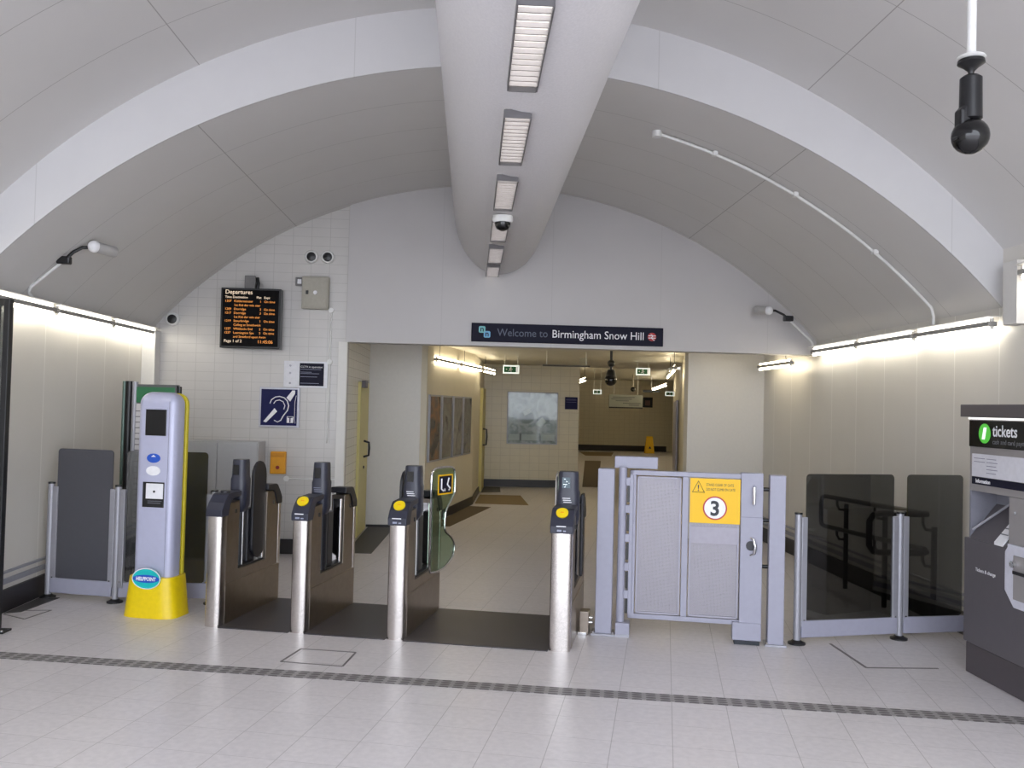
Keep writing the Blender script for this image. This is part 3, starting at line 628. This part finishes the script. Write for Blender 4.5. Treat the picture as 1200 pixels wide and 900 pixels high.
# ------------------------------------------------------------------ ticket gates (line turned to the vault)
def loop3(pts, n=4):             # rounded closed outline by Catmull-Rom
    out = []; m_ = len(pts)
    for i in range(m_):
        p0, p1, p2, p3 = [Vector(pts[(i+k-1) % m_]) for k in range(4)]
        for j in range(n):
            t = j/n; out.append(tuple(.5*((2*p1)+(-p0+p2)*t+(2*p0-5*p1+4*p2-p3)*t*t+(-p0+3*p1-3*p2+p3)*t**3)))
    return out
def front_plan(w, y0, depth, n=10):   # bowed front plate in plan
    return [(w/2*math.cos(math.pi*k/n)*1.0, y0-depth*math.sin(math.pi*k/n)**.8) for k in range(n+1)][::-1] + [(w/2, y0+.06), (-w/2, y0+.06)]
def pedestal(xl, w, label, disc, kind):
    c = t2w(xl, 6.06); r = thing('ticket_gate', label, 'ticket gate', c, -TA, 'ticket gates'); h = w/2; D = 1.03
    MB().prism([(x_, y_+.03) for x_, y_ in front_plan(w, 0, .028)], 'z', 0, .80, True).build('front_column', STEEL, r)
    if kind != 'end':
        prof = [(.06, .0), (D-.03, 0), (D-.03, .84), (D-.07, .91), (D-.27, .91), (D-.27, .37), (.29, .37), (.29, .89), (.14, .88), (.09, .80), (.06, .80)]
    else:
        prof = [(.06, .0), (D-.03, 0), (D-.03, .84), (D-.07, .91), (D-.27, .91), (D-.27, .37), (.29, .37), (.29, .89), (.14, .88), (.09, .80), (.06, .80)]
    MB().prism(prof, 'x', -h+.004, h-.004).build('side_body', STEELD, r, .002)
    MB().box(-h-.002, .09, 0.0, h+.002, D-.02, .30).build('lower_cover', STEELD, r, .003)
    MB().prism([(D-.05, 0), (D, .0), (D, .80), (D-.05, .80)], 'x', -h, h).build('rear_column', STEEL, r, .008)
    hd = [(-.002, .795), (-.004, .845), (.03, .895), (.085, .945), (.11, .955), (.30, .962), (.30, .925), (.17, .915), (.135, .89), (.10, .795)]
    head = MB().prism(hd, 'x', -h-.006, h+.006).build('front_head', NAVY, r, .006)
    MB().prism([(D+.002, .795), (D+.004, .845), (D-.03, .895), (D-.085, .955), (D-.11, .965), (D-.27, .972), (D-.27, .925), (D-.17, .915), (D-.135, .89), (D-.085, .795)], 'x', -h-.006, h+.006).build('rear_head', CHAR, r, .006)
    # sloped reader disc
    th = math.atan2(.05, .055)
    if disc:
        c0 = Vector((-.004, .062, .927)); nrm = Vector((0, -math.sin(th), math.cos(th)))
        MB().cyl(c0-nrm*.004, c0+nrm*.008, .042, 28).build('card_reader_disc', YEL, head)
        mk = MB(); mk.tube([c0+nrm*.009+Vector((-.012, 0, 0)), c0+nrm*.009+Vector((.012, 0, 0))], .004, 6); mk.build('reader_symbol', ORANGE, head)
        mb = MB(); mb.box(-.035, -.0085, .842, .03, -.0035, .848); mb.build('printed_line', SIGNW, head)
        mb = MB(); mb.box(-.03, -.008, .81, -.0, -.003, .822); mb.box(.012, -.008, .81, .03, -.003, .818); mb.build('printed_label', M('label_pale', (150, 156, 176)), head)
    else:
        MB().cyl((0, .16, .955), (0, .16, .972), .035, 24).build('card_reader_disc', CHAR, head)
    MB().box(h-.004, .22, .80, h+.004, .235, .83).build('lock', BLACK, r); MB().box(h-.004, D-.15, .80, h+.004, D-.135, .83).build('lock', BLACK, r)
    # mechanism well and tower
    MB().box(-h+.02, .30, .34, h-.02, D-.28, .385).build('well_floor', CHAR, r)
    ty = .40
    tw = MB(); plan = [(x_, z_) for x_, z_ in rrect(-h*1.1, ty-.07, h*1.1, ty+.07, .045)]
    n_ = len(plan)
    levels = [(.79, .55), (.815, .85), (.85, 1.0), (1.04, 1.02), (1.06, .93), (1.17, .88), (1.19, .84)]
    vs = [((x_)*s_, ty+(y_-ty)*s_, z_) for z_, s_ in levels for x_, y_ in plan]
    fs = [(i*n_+k, i*n_+(k+1) % n_, (i+1)*n_+(k+1) % n_, (i+1)*n_+k) for i in range(len(levels)-1) for k in range(n_)] + [tuple(range(n_))[::-1], tuple((len(levels)-1)*n_+k for k in range(n_))]
    tw.add(vs, fs, True); tower = tw.build('tower', NAVY, r)
    scr = MB().box(-h*.55, ty-.069, 1.075, h*.25, ty-.058, 1.15).build('display_window', BLACKG if kind != 'end' else M('lit_display', (70, 90, 100), .3), tower)
    if kind == 'end':
        mb = MB()
        for k in range(7): mb.box(-.035+random.random()*.045, ty-.0712, 1.08+k*.0095, -.02+random.random()*.04, ty-.069, 1.084+k*.0095)
        mb.build('display_mark', emit('display_glow', (.7, .9, 1), .6), scr)
    if disc:
        mb = MB()
        for k in range(3): mb.box(-.035+.004*k, ty-.0735, 1.0-.014*k, .02+.006*k, ty-.0705, 1.005-.014*k)
        mb.build('vent_line', SIGNW if kind != 'mid' else M('vent_grey', (120, 124, 140)), tower)
    MB().cyl((0, ty, .38), (0, ty, .80), .048 if kind == 'mid' else .026, 16).build('mechanism_post', CHAR, r)
    MB().cyl((h*.55, ty-.01, .38), (h*.55, ty-.01, .79), .007, 10).build('chrome_rod', CHROME, r)
    MB().box(-h+.02, D-.285, .38, h-.03, D-.265, .88).build('chrome_strip', CHROME, r, .004)
    MB().box(-h+.015, .52, .385, h-.045, .64, .80).build('mechanism_cover', CHAR, r, .01)
    py = .58
    def capsule(x, y0, y1, z0, z1, t=.012):
        rr = (y1-y0)/2; pr = []
        for k in range(9): a_ = math.pi*k/8; pr.append(((y0+y1)/2+rr*math.cos(a_), z1-rr+rr*math.sin(a_)))
        for k in range(9): a_ = math.pi+math.pi*k/8; pr.append(((y0+y1)/2+rr*math.cos(a_), z0+rr+rr*math.sin(a_)))
        return MB().prism(pr, 'x', x-t, x+t)
    if kind in ('first',):
        o = capsule(0, -.115, .115, .40, 1.165).build('paddle', CHAR, r, .006, 2); o.location = (.025, .665, 0)
    elif kind == 'mid':
        o = capsule(0, -.13, .13, .40, 1.14).build('paddle', CHAR, r, .006, 2); o.location = (-.03, .57, 0); o.rotation_euler = (0, 0, R(24))
    elif kind in ('wide', 'end'):
        if kind == 'wide':
            o = capsule(0, -.115, .115, .40, 1.14).build('paddle', CHAR, r, .006, 2); o.location = (-.115, .57, 0)
        out = [(.0, .40), (.0, .60), (.0, .9), (.0, 1.10), (.035, 1.155), (.14, 1.165), (.27, 1.16), (.315, 1.12), (.32, 1.0), (.31, .95), (.25, .88), (.20, .82), (.19, .74), (.20, .67), (.29, .61), (.335, .54), (.31, .46), (.22, .40), (.12, .375), (.03, .375)]
        out = loop3(out, 3)
        wide = thing_part = MB().prism(out, 'x', -.006, .006).build('wide_paddle', GGLASS, r)
        MB().tube([(0, y_, z_) for y_, z_ in out], .009, 8, True).build('rim', CHROME, wide)
        if kind == 'wide':
            MB().box(.005, .085, .965, .0085, .265, 1.10).build('sign', DBLUE, wide); mb = MB()
            fx = .0075
            for a_, b_, c_, d_ in ((.075, .955, .275, .967), (.075, 1.098, .275, 1.11), (.075, .955, .087, 1.11), (.263, .955, .275, 1.11)): mb.box(.006, a_, b_, .0095, c_, d_)
            mb.build('sign_border', SIGNY, wide)
            mb = MB(); mb.tube([(fx, .12, 1.08), (fx, .12, 1.0), (fx, .15, .985)], .008, 6); mb.tube([(fx, .22, 1.08), (fx, .2, 1.03), (fx, .24, 1.0), (fx, .22, .985)], .008, 6); mb.tube([(fx, .165, 1.0), (fx, .17, .98)], .006, 6)
            mb.build('accessibility_symbol', SIGNW, wide)
            wide.location = (h+.035, .55, 0); wide.rotation_euler = (0, 0, R(-20))
        else:
            wide.location = (-h-.015, .40, 0); wide.rotation_euler = (0, 0, R(4))
    if kind == 'end':
        MB().box(h+.005, .50, .42, h+.03, .62, 1.02).build('paddle', CHAR, r, .01)
    return r
pedestal(-3.205, .115, 'leftmost ticket gate, without a yellow reader disc, beside the help point', False, 'first')
pedestal(-2.55, .115, 'second ticket gate from the left, with one plain dark upright paddle', True, 'mid')
pedestal(-1.83, .125, 'third ticket gate, with a green glass paddle holding a yellow-edged sign', True, 'wide')
pedestal(-.675, .145, 'rightmost ticket gate, next to the grey wide-access gate', True, 'end')
for a_, b_, lb in ((-3.145, -2.61, 'dark floor plate of the aisle between the first and second ticket gates'), (-2.49, -1.895, 'dark floor plate of the aisle between the second and third ticket gates'),
                   (-1.765, -.75, 'dark floor plate of the wide aisle left of the rightmost ticket gate')):
    ps = [t2w(a_, 6.05)[:2], t2w(b_, 6.05)[:2], t2w(b_, 7.08)[:2], t2w(a_, 7.08)[:2]]
    tag(flat(ps, .006).build('aisle_floor_plate', MATG), lb, 'floor plate', 'dark floor plates in the gate aisles')

# gate post side box by the last pedestal
r = thing('motor_box', 'small dark steel box with chrome bolts at the foot of the rightmost ticket gate', 'box', t2w(-.552, 6.62), -TA)
MB().box(-.035, -.06, .0, .035, .06, .17).build('body', STEELD, r, .006); MB().box(-.045, -.075, 0, .02, -.062, .022).build('base_plate', CHROME, r, .003)
for z in (.09, .125): MB().cyl((.03, -.04, z), (.06, -.04, z), .009, 10).build('bolt', CHROME, r)

# ------------------------------------------------------------------ wide-access gate
r = thing('gate_post', 'grey box-section post between the rightmost ticket gate and the wide gate', 'gate post', t2w(-.415, 6.65), -TA, 'grey posts of the wide gate')
MB().box(-.06, -.06, .012, .06, .06, 1.21).build('post', GGREY, r, .006); MB().box(-.085, -.085, 0, .085, .085, .014).build('base_plate', ALU, r, .002)
for sx in (-1, 1): MB().cyl((sx*.072, -.072, .012), (sx*.072, -.072, .03), .008, 8).build('bolt', CHROME, r)
r = thing('gate_post', 'grey box-section post at the latch side of the wide gate', 'gate post', t2w(.80, 6.65), -TA, 'grey posts of the wide gate')
MB().box(-.055, -.055, .012, .055, .055, 1.205).build('post', GGREY, r, .006); MB().box(-.075, -.075, 0, .075, .075, .014).build('base_plate', ALU, r, .002)
for sx in (-1, 1): MB().cyl((sx*.06, -.063, .012), (sx*.06, -.063, .03), .008, 8).build('bolt', CHROME, r)
for z in (1.1, .88, .55): MB().cyl((-.054, 0, z), (-.095, 0, z), .014, 10).build('buffer', BLACK, r)
r = thing('wide_gate', 'grey metal wide-access gate with perforated panels and a yellow warning sign', 'gate', t2w(0, 6.64), -TA)
MB().cyl((-.295, 0, .02), (-.295, 0, 1.225), .03, 20).build('hinge_pole', GGREY, r)
MB().box(-.327, -.07, 0, -.225, .06, .10).build('pivot_block', GGREY, r, .006); MB().box(-.327, -.075, 0, -.225, -.068, .02).build('pivot_base', ALU, r)
fr = MB(); y0, y1 = -.022, .022
fr.box(-.243, y0, .13, -.215, y1, 1.205); fr.box(-.243, y0, 1.17, .70, y1, 1.205); fr.box(-.243, y0, .13, .55, y1, .165); fr.box(.135, y0, .165, .18, y1, 1.17); fr.box(-.215, y0, .165, -.195, y1, 1.17)
fr.build('frame', GGREY, r, .004)
for a_, b_ in ((-.188, .128), (.188, .538)):
    mb = MB()
    for q_ in ((a_, .172, a_+.012, 1.163), (b_-.012, .172, b_, 1.163), (a_, .172, b_, .184), (a_, 1.151, b_, 1.163)): mb.box(q_[0], -.026, q_[1], q_[2], -.012, q_[3])
    pf = mb.build('panel_frame', M('inner_frame', (160, 158, 172), .4), r)
    MB().box(a_+.012, -.014, .184, b_-.012, -.010, 1.151).build('perforated_panel', PERF, pf)
MB().box(.546, -.045, .135, .70, .045, 1.215).build('lock_case', GGREY, r, .005)
MB().box(.50, -.055, .03, .70, .05, .155).build('foot_housing', GGREY, r, .005); MB().box(.515, -.05, .0, .69, .045, .028).build('foot_pad', DK, r)
MB().box(-.36, .035, 1.213, -.045, .12, 1.30).build('closer_box', GGREY, r, .005)
for z in (.30, .50, .71, .92, 1.12): MB().box(-.272, -.024, z-.03, -.238, .024, z+.03).build('hinge', GGREY, r, .005)
mb = MB()
for z in (.22, .40, .61, .82, 1.03): mb.box(-.262, -.01, z-.06, -.244, .01, z+.06)
mb.build('hinge_gap_cover', BLACK, r)
MB().tube([(.635, -.045, .99), (.635, -.085, 1.0), (.635, -.088, 1.06), (.635, -.085, 1.115), (.635, -.045, 1.125)], .010, 10).build('pull_handle', CHROME, r)
MB().tube([(.62, -.046, .755), (.635, -.07, .75), (.648, -.075, .70), (.642, -.07, .65), (.62, -.046, .635)], .012, 10).build('lever', CHROME, r)
MB().cyl((.62, -.044, .70), (.62, -.05, .70), .035, 16).build('lever_plate', CHAR, r)
MB().box(.548, -.047, .90, .698, -.0445, .903).build('case_seam', M('seam_grey', (120, 118, 130)), r)
MB().box(.19, -.024, .70, .536, -.0145, .82).build('backing_plate', M('backing_grey', (160, 156, 168), .4), r)
sg = MB().box(.19, -.034, .845, .542, -.026, 1.165).build('warning_sign', SIGNY, r)
text('lettering', 'STAND CLEAR OF GATE', .027, DK, sg, (.302, -.0345, 1.112), sx=.66); text('lettering', 'DO NOT CLIMB ON GATE', .027, DK, sg, (.302, -.0345, 1.079), sx=.64)
tri = [(.205, 1.065), (.29, 1.065), (.2475, 1.145)]
MB().tube([(x_, -.034, z_) for x_, z_ in tri], .004, 6, True).build('warning_triangle', DK, sg)
mb = MB(); mb.prism([(.243, 1.118), (.252, 1.118), (.250, 1.088), (.245, 1.088)], 'y', -.036, -.034); mb.prism(ellipse(.2475, 1.078, .005, .005, 12), 'y', -.036, -.034); mb.build('exclamation_mark', DK, sg)
MB().prism(ellipse(.366, .955, .085, .085), 'y', -.036, -.034).build('sign_disc_rim', RED, sg)
MB().prism(ellipse(.366, .955, .075, .075), 'y', -.0372, -.0358).build('sign_disc', SIGNW, sg)
text('lettering', '3', .145, DK, sg, (.366, -.0380, .904), align='CENTER', bold=.004)

# ------------------------------------------------------------------ glass fences
def fence_post(x, y, ang, sides, label, h=.925):
    r = thing('fence_post', label, 'fence post', (x, y, 0), ang, 'aluminium posts of the glass fences')
    MB().cyl((0, 0, .012), (0, 0, h), .026, 18).build('post', ALU, r)
    MB().cyl((0, 0, h), (0, 0, h+.014), .028, 18).build('cap', BLACK, r)
    MB().lathe([(.001, .0), (.062, .0), (.062, .012), (.04, .02), (.03, .03), (.001, .03)], n=24).build('base_flange', BLACK, r)
    for s_ in sides: MB().box(s_*.022, -.016, .12, s_*.068, .016, h-.02).build('glass_clamp', ALU, r, .005)
    for s_ in sides: MB().cyl((s_*.045, -.013, .17), (s_*.045, -.02, .17), .006, 8).build('screw', CHROME, r)
    return r
def glass_panel(p, q, label, mat, z1=1.215, z0=.165, mgn=.06, top_r=.03):
    p = Vector((p[0], p[1], 0)); q = Vector((q[0], q[1], 0)); d = q-p; L = d.length; a_ = math.atan2(d.y, d.x)
    r = thing('glass_fence_panel', label, 'glass fence', p, a_, 'smoked panels of the fences')
    MB().prism(rrect(mgn, z0, L-mgn, z1, top_r), 'y', -.005, .005).build('glass', mat, r)
    MB().box(.028, -.02, .045, L-.028, .02, .165).build('bottom_rail', GGREY, r, .006)
    return r
P0, P1 = (-3.44, 7.62), (-2.81, 7.35)
P0 = (-3.405, 7.50)
a_ = math.atan2(P1[1]-P0[1], P1[0]-P0[0])
fence_post(P0[0], P0[1], a_, (1,), 'leftmost fence post by the left wall')
fence_post(P1[0], P1[1], a_, (-1, 1), 'fence post between the two left smoked panels, left of the help point')
glass_panel(P0, P1, 'smoked fence panel nearest the left wall', TINTL, mgn=.055)
P2 = t2w(-3.57, 6.75)[:2]
glass_panel(P1, P2, 'smoked fence panel behind the help point', TINT)
fence_post(P2[0], P2[1], -TA, (-1,), 'fence post between the help point and the leftmost ticket gate, mostly hidden by the gate', .9)
Q0, Q1, Q2 = (2.37, 6.36), (3.20, 6.53), (3.77, 6.62)
a_ = math.atan2(Q1[1]-Q0[1], Q1[0]-Q0[0])
fence_post(Q0[0], Q0[1], a_, (1,), 'fence post just right of the grey wide gate')
fence_post(Q1[0], Q1[1], a_, (-1, 1), 'fence post between the two right smoked panels, near the ticket machine')
glass_panel(Q0, Q1, 'smoked fence panel right of the wide gate, handrail seen through it', TINT)
glass_panel(Q1, Q2, 'smoked fence panel partly behind the ticket machine', TINT, mgn=.055)

# ------------------------------------------------------------------ handrail beyond the right fence
HR = M('black_rail', (16, 16, 20), .3)
r = thing('handrail', 'black tubular double handrail along the right wall, seen through the smoked glass', 'handrail', (3.52, 7.5, 0))
MB().tube([(-.02, -.75, .905), (-.02, .95, .85), (-.02, 1.2, .842), (-.02, 1.27, .82), (-.02, 1.29, .77), (-.02, 1.29, .60), (-.02, 1.27, .56), (-.02, 1.2, .55), (-.02, -.75, .63)], .021, 12).build('rail', HR, r)
mb = MB()
MB().tube([(-.02, -.78, .905), (-.06, -.80, .905), (-.36, -.74, .90), (-.42, -.74, .885), (-.45, -.74, .84), (-.45, -.74, .65), (-.42, -.74, .61), (-.36, -.74, .60), (-.06, -.80, .61), (-.02, -.78, .62)], .024, 12).build('end_loop', HR, r)
for y in (-.72, .1, .9):
    MB().cyl((.07, y, 0), (.07, y, .80), .022, 12).build('post', HR, r)
    for z in (.88, .60):
        zz = z-.02*(y+.7)
        MB().tube([(.07, y, zz-.11), (.0, y, zz-.10), (-.02, y, zz-.06), (-.02, y, zz)], .012, 8).build('bracket', HR, r)

# ------------------------------------------------------------------ help point
r = thing('help_point', 'tall silver help point column with a yellow foot, left of the ticket gates', 'help point', t2w(-3.79, 6.38), -TA)
def shell(w, y0, y1, z0, z1, rad, dome):
    plan = rrect(-w/2, y0, w/2, y1, rad, 6); n_ = len(plan); cx, cy = 0, (y0+y1)/2
    lv = [(z0, 1, 1)] + [(z1-dome+dome*math.sin(math.pi/2*k/8), 1-(1-math.cos(math.pi/2*k/8))*.55, 1-(1-math.cos(math.pi/2*k/8))*.8) for k in range(9)]
    vs = [(cx+(x_-cx)*s1, cy+(y_-cy)*s2, z_) for z_, s1, s2 in lv for x_, y_ in plan]
    fs = [(i*n_+k, i*n_+(k+1) % n_, (i+1)*n_+(k+1) % n_, (i+1)*n_+k) for i in range(len(lv)-1) for k in range(n_)] + [tuple(range(n_))[::-1], tuple((len(lv)-1)*n_+k for k in range(n_))]
    return MB().add(vs, fs, True)
shell(.315, -.15, .015, .03, 1.69, .05, .09).build('column', HPG, r)
shell(.318, .015, .05, .03, 1.685, .012, .085).build('back_shell', DYEL, r)
MB().box(.105, -.1515, .3, .107, -.12, 1.62).build('panel_seam', M('seam_blue_grey', (110, 112, 130)), r)
plan = rrect(-.5, -.5, .5, .5, .28, 5); n_ = len(plan)
lv = [(.0, .435, .36), (.02, .43, .355), (.26, .375, .34), (.30, .365, .335)]
vs = [(x_*a_, y_*b_*.86-.055, z_) for z_, a_, b_ in lv for x_, y_ in plan]
fs = [(i*n_+k, i*n_+(k+1) % n_, (i+1)*n_+(k+1) % n_, (i+1)*n_+k) for i in range(3) for k in range(n_)] + [tuple(range(n_))[::-1], tuple(3*n_+k for k in range(n_))]
MB().add(vs, fs, True).build('foot', YEL, r)
MB().box(-.085, -.156, 1.36, .085, -.148, 1.56).build('screen', BLACKG, r, .003)
MB().box(-.095, -.16, 1.558, .095, -.148, 1.575).build('screen_hood', HPG, r, .003)
MB().prism(ellipse(-.01, 1.19, .055, .035), 'y', -.154, -.149).build('blue_label', MIDB, r); MB().prism([(-.03, 1.20), (.01, 1.20), (-.01, 1.215)], 'y', -.156, -.153).build('label_mark', SIGNW, r)
MB().prism(ellipse(-.01, 1.095, .058, .036), 'y', -.154, -.149).build('white_label', SIGNW, r)
ic = MB().box(-.09, -.156, .82, .085, -.148, 1.01).build('intercom_panel', BLACK, r, .003)
MB().box(-.06, -.162, .885, .08, -.155, 1.0).build('call_plate', SIGNW, ic, .003); MB().cyl((.01, -.161, .94), (.01, -.166, .94), .009, 12).build('call_button', BLACK, ic)
mb = MB(); mb.box(-.045, -.158, .85, .06, -.155, .856); mb.box(-.045, -.158, .865, .07, -.155, .87); mb.build('small_print', M('small_print_grey', (110, 110, 120)), ic)
ov = MB().prism(ellipse(0, .295, .115, .078), 'y', -.214, -.204).build('teal_oval', TEAL, r)
MB().prism([(x_, z_) for x_, z_ in ellipse(0, .295, .108, .03)], 'y', -.216, -.213).build('blue_band', MIDB, ov)
MB().tube([(x_, -.2125, z_) for x_, z_ in ellipse(0, .295, .112, .075)], .004, 6, True).build('white_edge', SIGNW, ov)
text('lettering', 'HELPPOINT', .038, SIGNW, ov, (0, -.2165, .282), align='CENTER', sx=.82, bold=.0012)

# ------------------------------------------------------------------ timetable case and black post at left
r = thing('timetable_case', 'freestanding timetable case with a green header behind the help point', 'notice case', (-2.9, 8.2, 0), R(-4))
MB().box(-.14, -.03, .12, .26, .06, 1.765).build('case', M('case_grey', (86, 88, 90), .4), r, .008)
MB().box(-.13, -.036, 1.60, .25, -.029, 1.74).build('header', GREEN, r)
MB().box(-.13, -.036, .35, .25, -.029, 1.59).build('timetable', M('paper', (206, 204, 206), .5), r)
mb = MB()
for k in range(22): mb.box(-.11, -.038, 1.52-k*.05, .20, -.0355, 1.528-k*.05)
mb.build('printed_line', M('print_line', (110, 106, 112)), r)
mb = MB(); mb.cyl((-.18, .01, 0), (-.18, .01, 1.79), .034, 18); mb.build('post', BLACK, r)
MB().cyl((-.235, .03, 0), (-.235, .03, 1.79), .018, 14).build('green_tube', M('green_grey', (92, 112, 104), .3, .3), r)
MB().cyl((-.115, -.02, 0), (-.115, -.02, 1.785), .026, 14).build('silver_tube', ALU, r)
MB().cyl((.27, .02, 0), (.27, .02, 1.75), .02, 14).build('post', BLACK, r)
r = thing('glazed_screen', 'black framed glass screen at the far left edge of the picture', 'screen', (-3.24, 6.39, 0))
MB().box(-.02, -.03, .012, .02, .03, 2.31).build('post', BLACK, r, .003); MB().box(-.07, -.06, 0, .075, .06, .014).build('base_plate', BLACK, r, .003)
MB().box(-.085, -.02, .05, -.06, .02, 2.31).build('frame', BLACK, r); MB().box(-.06, -.02, 2.26, -.02, .02, 2.31).build('top_rail', BLACK, r)
MB().box(-.06, -.004, .05, -.02, .004, 2.26).build('glass', TINT, r)
MB().cyl((.055, -.04, .013), (.055, -.04, .022), .009, 8).build('bolt', CHROME, r)

# ------------------------------------------------------------------ ticket machine
r = thing('ticket_machine', 'dark grey ticket machine with a lit header against the right wall', 'ticket machine', (3.5, 5.2, 0))
X0 = -.25; XB = .29; YF = .555; YN = -.56
MB().box(X0+.012, YN, 0, XB, YF-.012, .195).build('plinth', TMDD, r, .004)
mb = MB(); mb.box(X0, YN, .20, XB, YF-.0, .87); mb.build('lower_cabinet', TMD, r, .004)
MB().prism([(X0, .87), (X0, .885), (-.06, 1.12), (-.06, 1.16), (XB, 1.16), (XB, .87)], 'y', .075, .485).build('sloped_shelf', TMD, r, .003)
MB().box(X0+.004, .485, .87, XB, .505, 1.18).build('cheek', TMR, r); MB().box(-.08, .075, 1.05, -.05, .485, 1.18).build('recess_back', TMR, r)
MB().box(X0+.002, YN, .87, XB, .075, 1.18).build('control_panel', TML, r, .003)
MB().box(X0+.002, YN, 1.18, XB, .505, 1.655).build('upper_cabinet', TML, r, .003)
MB().box(-.285, YN-.06, 1.655, XB, .56, 1.735).build('canopy', TMD, r, .003)
hd = MB().box(X0-.014, YN+.02, 1.465, X0+.004, .49, 1.635).build('header_sign', BLACKG, r, .003)
MB().box(X0-.02, YN+.02, 1.64, X0, .49, 1.652).build('header_lamp', emit('soft_lamp', (1, .98, .95), .8), hd)
RX = (R(90), 0, R(-90))
MB().prism(ellipse(.31, 1.552, .062, .062), 'x', X0-.018, X0-.0135).build('green_emblem', LGREEN, hd)
MB().prism([(.335, 1.515), (.305, 1.515), (.285, 1.59), (.315, 1.59)], 'x', X0-.020, X0-.0175).build('emblem_ticket', EXITW, hd)
text('lettering', 'tickets', .10, SIGNW, hd, (X0-.0155, .225, 1.538), RX, sx=.95, bold=.0012)
text('lettering', 'cash and card payment', .042, M('dim_lettering', (110, 110, 114)), hd, (X0-.0155, .225, 1.49), RX)
ip = MB().box(X0-.006, YN+.02, 1.275, X0+.003, .465, 1.42).build('information_panel', M('info_white', (214, 214, 222), .35), r)
mb = MB()
for k in range(5): mb.box(X0-.008, .20-.015*(k % 2), 1.39-.022*k, X0-.0055, .30, 1.394-.022*k)
for k in range(2): mb.box(X0-.008, .32, 1.39-.022*k, X0-.0055, .44, 1.394-.022*k)
for k in range(4): mb.box(X0-.008, -.35, 1.38-.024*k, X0-.0055, -.1, 1.384-.024*k)
mb.build('small_print', M('info_print', (130, 130, 150)), ip)
MB().box(X0-.006, YN+.02, 1.225, X0+.003, .465, 1.272).build('information_strip', DBLUE, r)
text('lettering', 'Information', .034, SIGNW, r, (X0-.0072, .42, 1.237), RX, bold=.0008)
# label on slope, rod, tray
th = math.atan2(.165, .19)
MB().prism([(X0-.012, .872), (-.07, 1.118), (-.062, 1.128), (X0-.012, .89)], 'y', .11, .20).build('instruction_label', SIGNW, r)
mb = MB()
for k in range(5):
    t = .15+.16*k; x_ = X0+(.18)*t; z_ = .905+.215*t; mb.box(x_-.006, .12, z_+.001, x_+.001, .19, z_+.006)
mb.build('instruction_text', M('instr_print', (120, 120, 126)), r)
MB().cyl((X0+.0, .46, .93), (-.09, .30, 1.12), .008, 8).build('guide_rod', ALU, r)
tr = MB().prism([(.065, .88), (.09, .85), (.09, .62), (.0, .53), (YN+.05, .53), (YN+.05, .90), (.065, .90)], 'x', X0-.012, X0+.002).build('tray_surround', M('pale_surround', (206, 206, 218), .35), r, .004)
MB().box(X0-.016, YN+.1, .58, X0-.010, .0, .84).build('tray_recess', TML, tr, .003)
MB().cyl((X0-.016, -.02, .79), (X0-.04, -.02, .79), .02, 16).build('return_knob', CHROME, tr); MB().box(X0-.02, -.2, .73, X0-.012, .0, .75).build('slot', BLACK, tr)
text('lettering', 'Tickets & change', .032, SIGNW, r, (X0-.0012, .42, .672), RX)
MB().cyl((X0-.002, .0, 1.09), (X0-.008, .0, 1.09), .01, 10).build('lock', CHROME, r)
